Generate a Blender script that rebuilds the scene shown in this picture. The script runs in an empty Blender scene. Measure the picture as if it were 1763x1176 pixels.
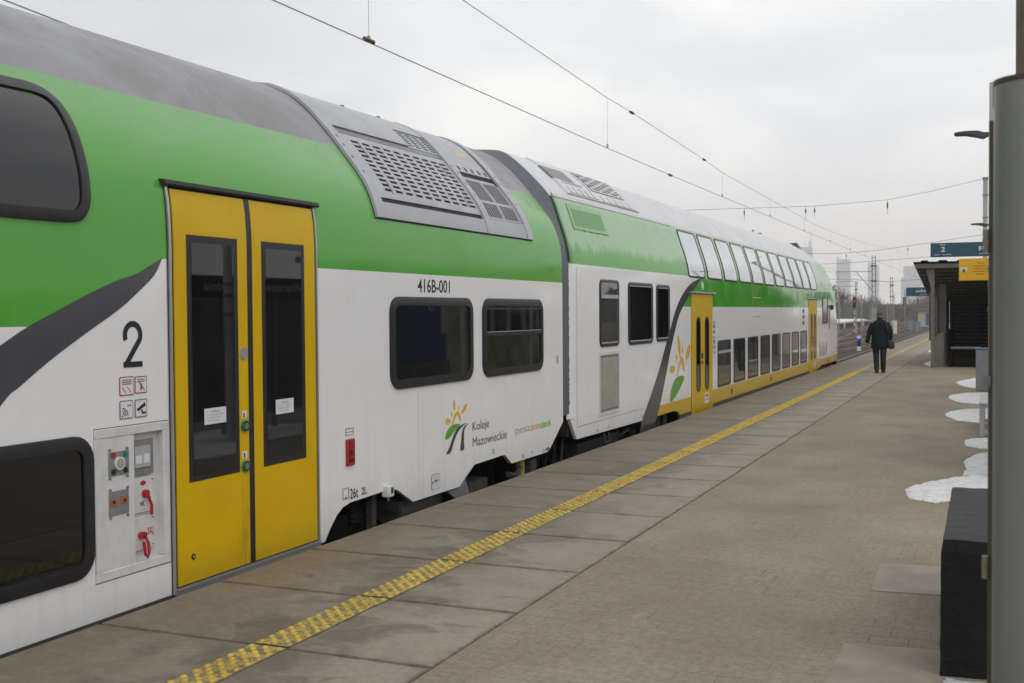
import bpy, bmesh, math, random
import numpy as np
from mathutils import Vector, Matrix
R_ = math.radians
C = bpy.context.scene.collection
rnd = random.Random(7)

# ------------------------------------------------------------ camera
F_PX, YAW, PIT, ROL = 1931.5, 0.40505, 0.026177, -0.007155
Fv = Vector((-math.sin(YAW)*math.cos(PIT), math.cos(YAW)*math.cos(PIT), -math.sin(PIT)))
Rv = Vector((math.cos(YAW), math.sin(YAW), 0)); Uv = Rv.cross(Fv)
c_, s_ = math.cos(ROL), math.sin(ROL)
R2 = Rv*c_ + Uv*s_; U2 = -Rv*s_ + Uv*c_
cam = bpy.data.cameras.new('camera'); cam.sensor_width = 36; cam.lens = F_PX*36/1763
cam.clip_start = 0.05; cam.clip_end = 20000
co = bpy.data.objects.new('camera', cam); C.objects.link(co)
M = Matrix.Identity(4)
for i in range(3):
    M[i][0] = R2[i]; M[i][1] = U2[i]; M[i][2] = -Fv[i]
M[0][3], M[1][3], M[2][3] = 0, 0, 1.75
co.matrix_world = M
cam.dof.use_dof = True; cam.dof.focus_distance = 10.0; cam.dof.aperture_fstop = 5.6
bpy.context.scene.camera = co

# ------------------------------------------------------------ world, sun, exposure
SUN_EL, SUN_AZ = R_(40), R_(140)      # azimuth from +y towards +x
w = bpy.data.worlds.new('World'); bpy.context.scene.world = w; w.use_nodes = True
nt = w.node_tree; N = nt.nodes; L = nt.links; N.clear()
def nn(t, **k):
    n = N.new(t)
    for a, b in k.items(): setattr(n, a, b)
    return n
tc = nn('ShaderNodeTexCoord'); sep = nn('ShaderNodeSeparateXYZ'); L.new(tc.outputs['Generated'], sep.inputs[0])
def wm(op, a, b=None, c=None):
    n = nn('ShaderNodeMath', operation=op)
    for i, v in enumerate((a, b, c)):
        if v is None: continue
        if isinstance(v, (int, float)): n.inputs[i].default_value = v
        else: L.new(v, n.inputs[i])
    return n.outputs[0]
zz = wm('MAXIMUM', sep.outputs[2], 0.0)
den = wm('ADD', zz, 0.16)
cx = wm('DIVIDE', sep.outputs[0], den); cy = wm('DIVIDE', sep.outputs[1], den)
cmb = nn('ShaderNodeCombineXYZ'); L.new(cx, cmb.inputs[0]); L.new(cy, cmb.inputs[1])
n1 = nn('ShaderNodeTexNoise'); n1.inputs['Scale'].default_value = 0.9; n1.inputs['Detail'].default_value = 5; n1.inputs['Roughness'].default_value = .5
n1.inputs['Distortion'].default_value = .3
L.new(cmb.outputs[0], n1.inputs['Vector'])
rp = nn('ShaderNodeValToRGB'); L.new(n1.outputs['Fac'], rp.inputs[0])
rp.color_ramp.elements[0].position = .37; rp.color_ramp.elements[0].color = (.74, .76, .80, 1)
rp.color_ramp.elements[1].position = .62; rp.color_ramp.elements[1].color = (1.0, .985, .95, 1)
e = rp.color_ramp.elements.new(.47); e.color = (.79, .805, .83, 1)
# the overcast deck glows warmer low over the horizon
hz = wm('SUBTRACT', 1.0, wm('MULTIPLY', zz, 6.5)); hz = wm('MAXIMUM', hz, 0.0)
mixh = nn('ShaderNodeMix', data_type='RGBA'); L.new(hz, mixh.inputs[0]); L.new(rp.outputs[0], mixh.inputs[6]); mixh.inputs[7].default_value = (.95, .885, .82, 1)
# grayer to the left (towards -x), brighter towards the veiled sun
gl = wm('ADD', 1.08, wm('MULTIPLY', wm('MINIMUM', wm('ADD', sep.outputs[0], .40), 0.0), 1.0))
gl = wm('MINIMUM', wm('MAXIMUM', gl, .86), 1.04)
sc = nn('ShaderNodeVectorMath', operation='SCALE'); L.new(mixh.outputs[2], sc.inputs[0]); L.new(wm('MULTIPLY', gl, 11.3), sc.inputs[3])
sky = nn('ShaderNodeTexSky'); sky.sky_type = 'NISHITA'; sky.sun_disc = False
sky.sun_elevation = SUN_EL; sky.sun_rotation = SUN_AZ
sk2 = nn('ShaderNodeVectorMath', operation='SCALE'); L.new(sky.outputs[0], sk2.inputs[0]); sk2.inputs[3].default_value = .04
ad = nn('ShaderNodeVectorMath', operation='ADD'); L.new(sc.outputs[0], ad.inputs[0]); L.new(sk2.outputs[0], ad.inputs[1])
bg = nn('ShaderNodeBackground'); L.new(ad.outputs[0], bg.inputs[0]); bg.inputs[1].default_value = 0.1
wo = nn('ShaderNodeOutputWorld'); L.new(bg.outputs[0], wo.inputs[0])
sl = bpy.data.lights.new('sun', 'SUN'); sl.energy = 1.0; sl.angle = R_(40); sl.color = (1, .95, .88)
so = bpy.data.objects.new('sun', sl); C.objects.link(so)
sd = Vector((math.sin(SUN_AZ)*math.cos(SUN_EL), math.cos(SUN_AZ)*math.cos(SUN_EL), math.sin(SUN_EL)))
so.rotation_euler = (-sd).to_track_quat('-Z', 'Y').to_euler()
vs = bpy.context.scene.view_settings; vs.view_transform = 'Standard'; vs.look = 'None'; vs.gamma = 1; vs.exposure = 0.0
bpy.context.scene.cycles.volume_bounces = 2

# ------------------------------------------------------------ material helpers
class MT:
    def __init__(s, name):
        s.m = bpy.data.materials.new(name); s.m.use_nodes = True
        s.n = s.m.node_tree.nodes; s.l = s.m.node_tree.links
        s.b = s.n['Principled BSDF']; s.pos = None
    def N(s, t, **k):
        n = s.n.new(t)
        for a, b in k.items(): setattr(n, a, b)
        return n
    def put(s, sock, v):
        if isinstance(v, (int, float)): sock.default_value = v
        elif isinstance(v, tuple): sock.default_value = v if len(v) == 4 or len(sock.default_value) == 3 else v+(1,)
        else: s.l.new(v, sock)
    def math(s, op, a, b=None, c=None, clamp=False):
        n = s.N('ShaderNodeMath', operation=op); n.use_clamp = clamp
        for i, v in enumerate((a, b, c)):
            if v is not None: s.put(n.inputs[i], v)
        return n.outputs[0]
    def xyz(s):
        if s.pos is None:
            t = s.N('ShaderNodeTexCoord'); q = s.N('ShaderNodeSeparateXYZ'); s.l.new(t.outputs['Object'], q.inputs[0])
            s.pos = (t.outputs['Object'], q.outputs[0], q.outputs[1], q.outputs[2])
        return s.pos
    def noise(s, scale, detail=4, rough=.55, stretch=None, dist=0):
        v = s.xyz()[0]
        if stretch:
            mp = s.N('ShaderNodeMapping'); mp.inputs['Scale'].default_value = stretch; s.l.new(v, mp.inputs[0]); v = mp.outputs[0]
        n = s.N('ShaderNodeTexNoise'); s.l.new(v, n.inputs['Vector']); n.inputs['Scale'].default_value = scale
        n.inputs['Detail'].default_value = detail; n.inputs['Roughness'].default_value = rough; n.inputs['Distortion'].default_value = dist
        return n.outputs['Fac']
    def ramp(s, f, a, b, ca=0., cb=1.):
        n = s.N('ShaderNodeMapRange'); n.inputs['From Min'].default_value = a; n.inputs['From Max'].default_value = b
        n.inputs['To Min'].default_value = ca; n.inputs['To Max'].default_value = cb; s.l.new(f, n.inputs['Value']); return n.outputs[0]
    def mix(s, f, a, b):
        n = s.N('ShaderNodeMix', data_type='RGBA'); s.put(n.inputs[0], f); s.put(n.inputs[6], a); s.put(n.inputs[7], b); return n.outputs[2]
    def bump(s, h, strength=.3, dist=.01):
        n = s.N('ShaderNodeBump'); n.inputs['Strength'].default_value = strength; n.inputs['Distance'].default_value = dist
        s.l.new(h, n.inputs['Height']); s.l.new(n.outputs[0], s.b.inputs['Normal'])
    def curve(s, x, x0, x1, v0, v1, pts):
        t = s.ramp(x, x0, x1); n = s.N('ShaderNodeFloatCurve'); s.l.new(t, n.inputs['Value'])
        c = n.mapping.curves[0]; P = [((a-x0)/(x1-x0), (b-v0)/(v1-v0)) for a, b in pts]
        c.points[0].location = P[0]; c.points[1].location = P[-1]
        for q in P[1:-1]: c.points.new(*q)
        for q in c.points: q.handle_type = 'VECTOR'
        n.mapping.update()
        return s.ramp(n.outputs[0], 0, 1, v0, v1)
    def fin(s, color=None, rough=.5, metal=0., spec=.5, ior=None, coat=None, emit=None):
        if color is not None: s.put(s.b.inputs['Base Color'], color)
        s.put(s.b.inputs['Roughness'], rough); s.b.inputs['Metallic'].default_value = metal
        s.b.inputs['Specular IOR Level'].default_value = spec
        if ior: s.b.inputs['IOR'].default_value = ior
        if coat: s.b.inputs['Coat Weight'].default_value = coat; s.b.inputs['Coat Roughness'].default_value = .06
        if emit: s.b.inputs['Emission Color'].default_value = emit[0]+(1,); s.b.inputs['Emission Strength'].default_value = emit[1]
        return s.m
def simple(name, col, rough=.5, metal=0., var=.12, scale=6., spec=.5, bump=0, bscale=80, **k):
    t = MT(name); f = t.noise(scale, 5, .6)
    f = t.ramp(f, .3, .7)
    a = tuple(x*(1-var) for x in col); b = tuple(min(1, x*(1+var)) for x in col)
    if bump: t.bump(t.noise(bscale, 3), bump, .004)
    return t.fin(t.mix(f, a, b), rough, metal, spec, **k)

GREEN = (.070, .33, .030); WHITE = (.72, .725, .74); YEL = (.58, .375, .001); DGRAY = (.062, .064, .078)
def body_mat(name, kind):
    t = MT(name); _, x, y, z = t.xyz()
    if kind == 1:
        gb = t.curve(y, 4, 6, 1.5, 2.2, [(4, 1.69), (4.53, 1.69), (4.6, 1.68), (4.98, 1.75), (5.22, 1.87), (5.45, 1.98), (5.605, 2.10), (6, 2.10)])
        g = t.math('GREATER_THAN', z, gb)
        yel = None
    else:
        g1 = t.math('GREATER_THAN', z, 2.345)
        S = t.curve(y, 17, 21, 1.0, 2.6, [(17, 1.0), (17.9, 1.5), (18.3, 1.85), (18.7, 2.03), (19.2, 2.19), (19.8, 2.40), (21, 2.42)])
        g2 = t.math('MULTIPLY', t.math('GREATER_THAN', z, 1.822), t.math('LESS_THAN', z, S))
        g = t.math('MAXIMUM', g1, g2)
        yel = t.math('MULTIPLY', t.math('LESS_THAN', z, .272), t.math('GREATER_THAN', y, 16.85))
    # green fades to chalky dusty film on the shoulder; cab coach adds painted reflection
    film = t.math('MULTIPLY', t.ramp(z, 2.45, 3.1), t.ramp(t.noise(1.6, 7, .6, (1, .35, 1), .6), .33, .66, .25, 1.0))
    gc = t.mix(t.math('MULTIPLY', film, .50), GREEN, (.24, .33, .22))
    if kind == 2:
        pale_mask = t.ramp(t.math('ADD', t.math('SUBTRACT', z, 2.52), t.math('MULTIPLY', t.math('SUBTRACT', t.noise(3.2, 8, .75, (1, 1, .35), .8), .5), -.55)), 0, .10)  # pale sky reflection with a ragged lower edge, painted into the green
        gc = t.mix(t.math('MULTIPLY', pale_mask, .70), gc, (.36, .50, .34))
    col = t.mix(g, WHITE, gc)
    if yel is not None:
        col = t.mix(yel, col, YEL)
        col = t.mix(t.math('MULTIPLY', t.math('LESS_THAN', z, .022), t.math('GREATER_THAN', y, 16.85)), col, DGRAY)
    else:
        col = t.mix(t.math('LESS_THAN', z, -.028), col, (.012, .013, .020))
    # vertical run streaks and road grime
    st = t.noise(9, 6, .6, (1, 1, .07)); st = t.ramp(st, .52, .75)
    low = t.ramp(z, 1.2, 0, .15, .55)
    col = t.mix(t.math('MULTIPLY', st, t.math('MULTIPLY', low, .26)), col, (.24, .22, .19))
    gl_ = t.ramp(t.math('ADD', z, t.math('MULTIPLY', t.noise(4, 6, .7), .5)), .65, .2); col = t.mix(t.math('MULTIPLY', gl_, .22), col, (.26, .23, .19))
    sp = t.ramp(t.noise(2.2, 7, .65), .45, .8)
    col = t.mix(t.math('MULTIPLY', sp, .10), col, (.30, .28, .25))
    t.bump(t.noise(1.0, 3, .5, (1, .9, 1)), .085, .05)
    ro = t.math('ADD', .09, t.math('MULTIPLY', t.math('ADD', film, sp), .20))
    t.fin(col, ro, 0, .5)
    if yel is not None: t.l.new(t.math('SUBTRACT', .5, t.math('MULTIPLY', yel, .38)), t.b.inputs['Specular IOR Level'])
    return t.m
def roof_mat(name, base, dark):
    t = MT(name); f = t.ramp(t.noise(1.3, 8, .65, (1, .6, 1), 1.2), .35, .72)
    c = t.mix(f, base, dark)
    st = t.ramp(t.noise(6, 6, .6, (.25, 1.6, .25), .5), .55, .8)
    c = t.mix(t.math('MULTIPLY', st, .45 if base[0] < .5 else .04), c, (.16, .145, .125))
    return t.fin(c, t.ramp(f, 0, 1, .38, .6), .0, .4)
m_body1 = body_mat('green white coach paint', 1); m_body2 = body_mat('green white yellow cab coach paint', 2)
m_roof1 = roof_mat('grimy grey roof paint', (.262, .267, .29), (.20, .197, .198))
m_roof2 = roof_mat('pale roof paint', (.58, .59, .61), (.53, .535, .55))
m_alu = simple('light grey painted metal', (.34, .35, .38), .38, .0, .12, 3)
m_alu2 = simple('mid grey metal', (.17, .175, .185), .45, 0, .15, 5)
m_paleg = simple('pale grey metal', (.58, .59, .61), .35, 0, .06, 3)
m_dark = simple('dark void', (.012, .012, .013), .7, 0, .2)
m_blackfr = simple('black rubber frame', (.017, .017, .019), .36, 0, .25, 8, spec=.35)
m_rub = simple('gangway rubber', (.085, .092, .108), .5, 0, .12, 4)
m_band = simple('anthracite livery film', DGRAY, .16, 0, .08, 3)
m_yelP = None
def yellow_door():
    t = MT('yellow door paint'); _, x, y, z = t.xyz()
    c = t.mix(t.ramp(t.noise(2.5, 6), .4, .75, 0, .3), YEL, (.44, .28, .002))
    s1 = t.ramp(t.noise(40, 5, .7, (1, 1, .12)), .6, .8)
    c = t.mix(t.math('MULTIPLY', s1, .14), c, (.12, .09, .02))
    lo = t.ramp(t.math('ADD', z, t.math('MULTIPLY', t.noise(6, 6, .75), .35)), .42, .16); c = t.mix(t.math('MULTIPLY', lo, .35), c, (.20, .14, .03))
    hd = t.math('MULTIPLY', t.ramp(t.math('ABSOLUTE', t.math('ADD', y, -6.40)), .10, .02), t.math('MULTIPLY', t.ramp(z, .75, .35), t.ramp(t.noise(22, 6, .8, (1, 1, .15)), .45, .62))); c = t.mix(t.math('MULTIPLY', hd, .4), c, (.10, .07, .02))
    t.bump(t.noise(.9, 1), .03, .05)
    return t.fin(c, .30, 0, .22)
m_yel = yellow_door()
def glass(name, col, ior, rough=.015, wav=.02):
    t = MT(name); t.bump(t.noise(.8, 1), wav, .05)
    c = t.mix(t.ramp(t.noise(1.5, 3), .4, .7), col, tuple(v*.7 for v in col))
    return t.fin(c, t.ramp(t.noise(3, 5), .35, .75, rough, rough+.03), 0, .5, ior=ior)
m_glass1 = glass('tinted glass', (.004, .0045, .006), 1.60)
m_glass2 = glass('mirror tinted glass', (.05, .053, .057), 4.2, .01, .012)
def mirror_glass():
    t = MT('sun-mirror tinted glass'); t.bump(t.noise(.8, 1), .012, .05)
    c = t.mix(t.ramp(t.noise(1.5, 4), .4, .7), (.62, .635, .66), (.54, .555, .58)); return t.fin(c, t.ramp(t.noise(3, 5), .35, .75, .01, .05), .9, .5)
m_glass2 = mirror_glass()
m_glassd = glass('lower deck glass', (.030, .030, .030), 2.0)
m_white = simple('white sticker', (.62, .62, .64), .4, 0, .04)
m_black = simple('black lettering', (.010, .010, .013), .35, 0, .1)
m_grayt = simple('grey lettering', (.11, .11, .115), .4, 0, .1)
m_red = simple('red paint', (.35, .012, .014), .35, 0, .15, 9)
m_org = simple('orange logo film', (.70, .40, .002), .3, 0, .04)
m_lgr = simple('leaf green logo film', (.10, .32, .03), .3, 0, .04)
m_lime = simple('lime lettering', (.16, .46, .03), .3, 0, .04)
m_sil = simple('brushed aluminium', (.42, .42, .43), .3, .6, .08, 20)
m_under = simple('underframe steel', (.014, .0135, .0135), .6, .2, .35, 7)
m_unders = simple('dusty underframe steel', (.040, .037, .034), .7, .0, .35, 7)
m_teal = simple('green button plastic', (.008, .16, .10), .3, 0, .1)
m_whitebox = simple('white metal box', (.55, .55, .55), .45, 0, .1, 9)

# ------------------------------------------------------------ mesh helpers
SPLIT = set('red_band white_band frame_rib door_jamb weld_seams strut coupler_boxes cover_plate knobs bolts socket_holes lifting_lug damper clamp_ring clamp mast_band support barrier_post frame cabin_window rail_post reflectors socket_window grab_rail skirt_latch orange_socket rib_bolts screws hinge channel purlin grille_bar panel_seams yellow_step equipment_box roof_antenna insulator shoe antenna arm'.split())
class MB:
    def __init__(s): s.v = []; s.f = []; s.mi = []; s.cur = 0
    def add(s, vs, fs):
        o = len(s.v); s.v += [tuple(map(float, q)) for q in vs]; s.f += [tuple(i+o for i in f) for f in fs]; s.mi += [s.cur]*len(fs)
    def box(s, x0, x1, y0, y1, z0, z1):
        s.add([(x0,y0,z0),(x1,y0,z0),(x1,y1,z0),(x0,y1,z0),(x0,y0,z1),(x1,y0,z1),(x1,y1,z1),(x0,y1,z1)],
              [(0,3,2,1),(4,5,6,7),(0,1,5,4),(1,2,6,5),(2,3,7,6),(3,0,4,7)])
    def tube(s, pts, r, n=8, cap=True):
        pts = [Vector(q) for q in pts]; rs = r if isinstance(r, (list, tuple)) else [r]*len(pts)
        vs = []; up = None
        for i, q in enumerate(pts):
            d = (pts[min(i+1, len(pts)-1)] - pts[max(i-1, 0)]).normalized()
            a = Vector((0,0,1)) if abs(d.z) < .9 else Vector((1,0,0))
            u = d.cross(a).normalized(); w_ = d.cross(u)
            if up is not None and u.dot(up) < 0: u = -u; w_ = -w_
            up = u
            for k in range(n):
                t = 2*math.pi*k/n; vs.append(q + (u*math.cos(t) + w_*math.sin(t))*rs[i])
        fs = []
        for i in range(len(pts)-1):
            for k in range(n): fs.append((i*n+k, i*n+(k+1)%n, (i+1)*n+(k+1)%n, (i+1)*n+k))
        if cap: fs.append(tuple(range(n))[::-1]); fs.append(tuple((len(pts)-1)*n+k for k in range(n)))
        s.add(vs, fs)
    def rings(s, rings, cap=True, closed=True):
        n = len(rings[0]); vs = [q for r in rings for q in r]; fs = []
        for i in range(len(rings)-1):
            for k in range(n if closed else n-1): fs.append((i*n+k, i*n+(k+1)%n, (i+1)*n+(k+1)%n, (i+1)*n+k))
        if cap: fs.append(tuple(range(n))[::-1]); fs.append(tuple((len(rings)-1)*n+k for k in range(n)))
        s.add(vs, fs)
    def prism(s, poly, axis, a, b):     # poly of 2D points, extruded along axis 'x','y','z' from a to b
        def mk(p, t):
            return {'x': (t, p[0], p[1]), 'y': (p[0], t, p[1]), 'z': (p[0], p[1], t)}[axis]
        n = len(poly); vs = [mk(p, a) for p in poly] + [mk(p, b) for p in poly]
        fs = [tuple(range(n)), tuple(range(2*n-1, n-1, -1))] + [(i, i+n, (i+1) % n + n, (i+1) % n) for i in range(n)]
        s.add(vs, fs)
    def parts(s):
        par = list(range(len(s.v)))
        def fd(a):
            while par[a] != a: par[a] = par[par[a]]; a = par[a]
            return a
        for f in s.f:
            for i in f[1:]: par[fd(i)] = fd(f[0])
        out = {}
        for f in s.f:
            m_, mp = out.setdefault(fd(f[0]), (MB(), {})); g_ = []
            for i in f:
                if i not in mp: mp[i] = len(m_.v); m_.v.append(s.v[i])
                g_.append(mp[i])
            m_.f.append(tuple(g_)); m_.mi.append(0)
        return [a for a, _ in out.values()]
    def build(s, name, mat, parent=None, smooth=False, bevel=0, fixn=True, segs=2):
        if name in SPLIT:
            for q_ in s.parts(): o_ = q_._build(name, mat, parent, smooth, bevel, fixn, segs)
            return o_
        return s._build(name, mat, parent, smooth, bevel, fixn, segs)
    def _build(s, name, mat, parent=None, smooth=False, bevel=0, fixn=True, segs=2):
        me = bpy.data.meshes.new(name); me.from_pydata(s.v, [], s.f); me.update()
        mats = mat if isinstance(mat, (list, tuple)) else [mat]
        for q in mats: me.materials.append(q)
        if len(mats) > 1:
            for p, i in zip(me.polygons, s.mi): p.material_index = i
        if fixn:
            bm = bmesh.new(); bm.from_mesh(me); bmesh.ops.recalc_face_normals(bm, faces=bm.faces); bm.to_mesh(me); bm.free()
        if smooth:
            me.polygons.foreach_set('use_smooth', [True]*len(me.polygons))
            me.set_sharp_from_angle(angle=R_(smooth if smooth is not True else 35))
        o = bpy.data.objects.new(name, me); C.objects.link(o)
        if bevel:
            b = o.modifiers.new('bevel', 'BEVEL'); b.width = bevel; b.segments = segs; b.limit_method = 'ANGLE'; b.angle_limit = R_(40)
            me.polygons.foreach_set('use_smooth', [True]*len(me.polygons)); me.set_sharp_from_angle(angle=R_(40))
        if parent is not None: adopt(o, parent)
        return o
def adopt(o, parent):
    o.parent = parent
    m = parent; off = Vector((0, 0, 0))
    while m is not None:
        if m.type == 'EMPTY': off += m.location
        m = m.parent
    o.matrix_parent_inverse = Matrix.Translation(-off) if parent.type == 'EMPTY' else Matrix.Identity(4)
def tag(o, label, cat, group=None, kind=None):
    if label: o['label'] = label
    if cat: o['category'] = cat
    if group: o['group'] = group
    if kind: o['kind'] = kind
    return o
def thing(name, loc, label, cat, group=None):
    o = bpy.data.objects.new(name, None); o.location = loc; o.empty_display_size = .3; C.objects.link(o)
    return tag(o, label, cat, group)
def copy_tree(o, parent=None):
    c = o.copy(); C.objects.link(c)
    if parent is not None: c.parent = parent
    for ch in [q for q in bpy.data.objects if q.parent == o]: copy_tree(ch, c)
    return c

def text_mesh(txt, w, h, bold=0., align='L'):
    cu = bpy.data.curves.new('t', 'FONT'); cu.body = txt; cu.size = 1; cu.offset = bold; cu.fill_mode = 'FRONT'; cu.resolution_u = 3
    ob = bpy.data.objects.new('t', cu); C.objects.link(ob)
    dg = bpy.context.evaluated_depsgraph_get(); me = bpy.data.meshes.new_from_object(ob.evaluated_get(dg))
    vs = [(v.co.x, v.co.y) for v in me.vertices]; fs = [tuple(p.vertices) for p in me.polygons]
    bpy.data.objects.remove(ob); bpy.data.curves.remove(cu); bpy.data.meshes.remove(me)
    if not vs: return [], []
    x0 = min(v[0] for v in vs); x1 = max(v[0] for v in vs); y0 = min(v[1] for v in vs); y1 = max(v[1] for v in vs)
    return [((a-x0)/(x1-x0)*w, (b-y0)/(y1-y0)*h) for a, b in vs], fs
def put_text(mb, txt, org, w, h, axis, bold=0.):
    """axis 'y': on a face seen from +x, reading towards +y; 'x': seen from -y reading towards +x; '-y': seen from -x reading towards -y"""
    v, f = text_mesh(txt, w, h, bold)
    if axis == 'y': vs = [(org[0], org[1]+a, org[2]+b) for a, b in v]
    elif axis == 'x': vs = [(org[0]+a, org[1], org[2]+b) for a, b in v]
    else: vs = [(org[0], org[1]-a, org[2]+b) for a, b in v]
    mb.add(vs, f)

# ------------------------------------------------------------ train profiles: inset f(z) from the side plane x = XW
XW, XC = -4.78, -6.20
def pchip(P):
    P = np.array(P, float); x, y = P[:, 0], P[:, 1]; h = np.diff(x); d = np.diff(y)/h; m = np.zeros(len(x))
    for i in range(1, len(x)-1):
        if d[i-1]*d[i] > 0:
            w1 = 2*h[i]+h[i-1]; w2 = h[i]+2*h[i-1]; m[i] = (w1+w2)/(w1/d[i-1]+w2/d[i])
    m[0] = d[0]; m[-1] = d[-1]
    def f(t):
        i = min(max(int(np.searchsorted(x, t))-1, 0), len(h)-1); s = (t-x[i])/h[i]
        s = min(max(s, 0), 1)
        return float((2*s**3-3*s**2+1)*y[i]+(s**3-2*s**2+s)*h[i]*m[i]+(-2*s**3+3*s**2)*y[i+1]+(s**3-s**2)*h[i]*m[i+1])
    return f
F1 = pchip([(-1,0),(2.2,0),(2.45,.012),(2.57,.031),(2.63,.047),(2.79,.108),(2.94,.20),(3.11,.335),(3.33,.52),(3.53,.715),(3.65,.87),(3.735,1.04),(3.77,1.15),(3.80,1.42)])
F2 = pchip([(-1,0),(2.3,0),(2.45,.013),(2.62,.05),(2.9,.14),(3.19,.248),(3.23,.275),(3.424,.455),(3.6,.64),(3.736,.82),(3.79,.95),(3.82,1.42)])
def cf(F, y, z, off=0.):
    e = .004; d = (F(z+e)-F(z-e))/(2*e); n = math.hypot(1, d)
    return (XW - F(z) + off/n, y, z + off*d/n)
ZS1 = [1.088, 1.2, 2.2, 2.32, 2.42, 2.5, 2.57, 2.63, 2.71, 2.79, 2.86, 2.94, 3.02, 3.11, 3.18]
ZR1 = [3.18, 3.25, 3.33, 3.42, 3.48, 3.53, 3.59, 3.65, 3.695, 3.735, 3.755, 3.77, 3.785, 3.795, 3.80]
ZS2 = [.42, 1.2, 2.3, 2.4, 2.48, 2.55, 2.62, 2.7, 2.8, 2.9, 3.0, 3.1, 3.17, 3.19]
ZR2 = [3.19, 3.21, 3.23, 3.26, 3.33, 3.424, 3.5, 3.6, 3.67, 3.736, 3.765, 3.79, 3.805, 3.82]
def shell(mb, F, ZS, ys, inset=None):
    """open shell through both sides; ys list of (y, inset)"""
    rings = []
    for y, ins in ys:
        rings.append([(XW-F(z)-ins, y, z) for z in ZS])
    mb.rings(rings, cap=False, closed=False)
    rings = [[(2*XC-q[0], q[1], q[2]) for q in r] for r in rings]
    mb.rings(rings, cap=False, closed=False)
def patch(mb, F, y0, y1, z0, z1, off, thick=None, nz=None, ny=1):
    """conforming plate y0..y1 x z0..z1, at 'off' above the skin, with turned edges going back to the skin"""
    nz = nz or max(1, int((z1-z0)/.06)) if z1 > 2.2 else (nz or 1)
    zs = [z0+(z1-z0)*i/nz for i in range(nz+1)]; ys = [y0+(y1-y0)*i/ny for i in range(ny+1)]
    top = [[cf(F, y, z, off) for z in zs] for y in ys]
    mb.rings(top, cap=False, closed=False)
    b = off-(thick if thick is not None else off)-.001
    for a, y in ((0, y0), (-1, y1)):
        mb.rings([top[a], [cf(F, y, z, b) for z in zs]], cap=False, closed=False)
    for k, z in ((0, z0), (-1, z1)):
        mb.rings([[r[k] for r in top], [cf(F, y, z, b) for y in ys]], cap=False, closed=False)
def spline(P, n=8, closed=True):
    out = []; m = len(P)
    for i in range(m if closed else m-1):
        p0, p1, p2, p3 = (P[(i-1) % m], P[i], P[(i+1) % m], P[(i+2) % m]) if closed else (P[max(i-1, 0)], P[i], P[i+1], P[min(i+2, m-1)])
        for k in range(n):
            t = k/n
            out.append(tuple(.5*((2*p1[j])+(-p0[j]+p2[j])*t+(2*p0[j]-5*p1[j]+4*p2[j]-p3[j])*t*t+(-p0[j]+3*p1[j]-3*p2[j]+p3[j])*t**3) for j in (0, 1)))
    if not closed: out.append(tuple(P[-1]))
    return out
def rrect(y0, y1, z0, z1, r, n=6):
    out = []
    for cx_, cz_, a in ((y1-r, z1-r, 0), (y0+r, z1-r, 90), (y0+r, z0+r, 180), (y1-r, z0+r, 270)):
        for k in range(n+1):
            t = R_(a+90*k/n); out.append((cx_+r*math.cos(t), cz_+r*math.sin(t)))
    # extra points along the long vertical sides so curved skins are followed
    res = []
    for i, q in enumerate(out):
        res.append(q); nx = out[(i+1) % len(out)]
        if abs(nx[1]-q[1]) > .15:
            k = 10
            for j in range(1, k): res.append((q[0]+(nx[0]-q[0])*j/k, q[1]+(nx[1]-q[1])*j/k))
    return res
def inset_loop(loop, d):
    n = len(loop); out = []
    A = sum(loop[i][0]*loop[(i+1) % n][1]-loop[(i+1) % n][0]*loop[i][1] for i in range(n)); sg = 1 if A > 0 else -1
    for i in range(n):
        a, b = Vector(loop[i-1]), Vector(loop[(i+1) % n]); t = (b-a)
        t = t.normalized() if t.length > 1e-9 else Vector((1, 0)); nrm = Vector((-t.y, t.x))*sg
        out.append((loop[i][0]+nrm.x*d, loop[i][1]+nrm.y*d))
    return out
def fill(mb, F, loop, off, nz=14):
    z0 = min(q[1] for q in loop); z1 = max(q[1] for q in loop); rows = []; n = len(loop)
    for k in range(nz+1):
        t = .5-.5*math.cos(math.pi*k/nz); z = z0+(z1-z0)*t; zc = min(max(z, z0+1e-4), z1-1e-4); xs = []
        for i in range(n):
            a, b = loop[i], loop[(i+1) % n]
            if (a[1]-zc)*(b[1]-zc) <= 0 and a[1] != b[1]:
                xs.append(a[0]+(b[0]-a[0])*(zc-a[1])/(b[1]-a[1]))
        rows.append([cf(F, min(xs), z, off), cf(F, max(xs), z, off)])
    mb.rings(rows, cap=False, closed=False)
def window(parent, F, outer, inner, mfr, mgl, offF=.014, offG=.006, name='window', glassname='pane'):
    f = MB(); mid = [(o[0]*.75+i[0]*.25, o[1]*.75+i[1]*.25) for o, i in zip(outer, inner)]
    f.rings([[cf(F, y, z, -.002) for y, z in outer], [cf(F, y, z, offF*.8) for y, z in outer], [cf(F, y, z, offF) for y, z in mid],
             [cf(F, y, z, offF) for y, z in inner], [cf(F, y, z, offG-.001) for y, z in inner]], cap=False)
    fo = f.build(name, mfr, parent, smooth=40)
    g = MB(); fill(g, F, inset_loop(inner, -.010), offG, 22); g.build(glassname, mgl, fo, smooth=60)
    return fo
DOFF = 0.
def decal(mb, F, pts, off=.002):
    off += DOFF
    bm = bmesh.new(); vs = [bm.verts.new(cf(F, y, z, off)) for y, z in pts]
    bm.faces.new(vs); bmesh.ops.triangulate(bm, faces=bm.faces[:], ngon_method='EAR_CLIP')
    bm.verts.index_update(); mb.add([v.co[:] for v in bm.verts], [tuple(v.index for v in f.verts) for f in bm.faces]); bm.free()
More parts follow.
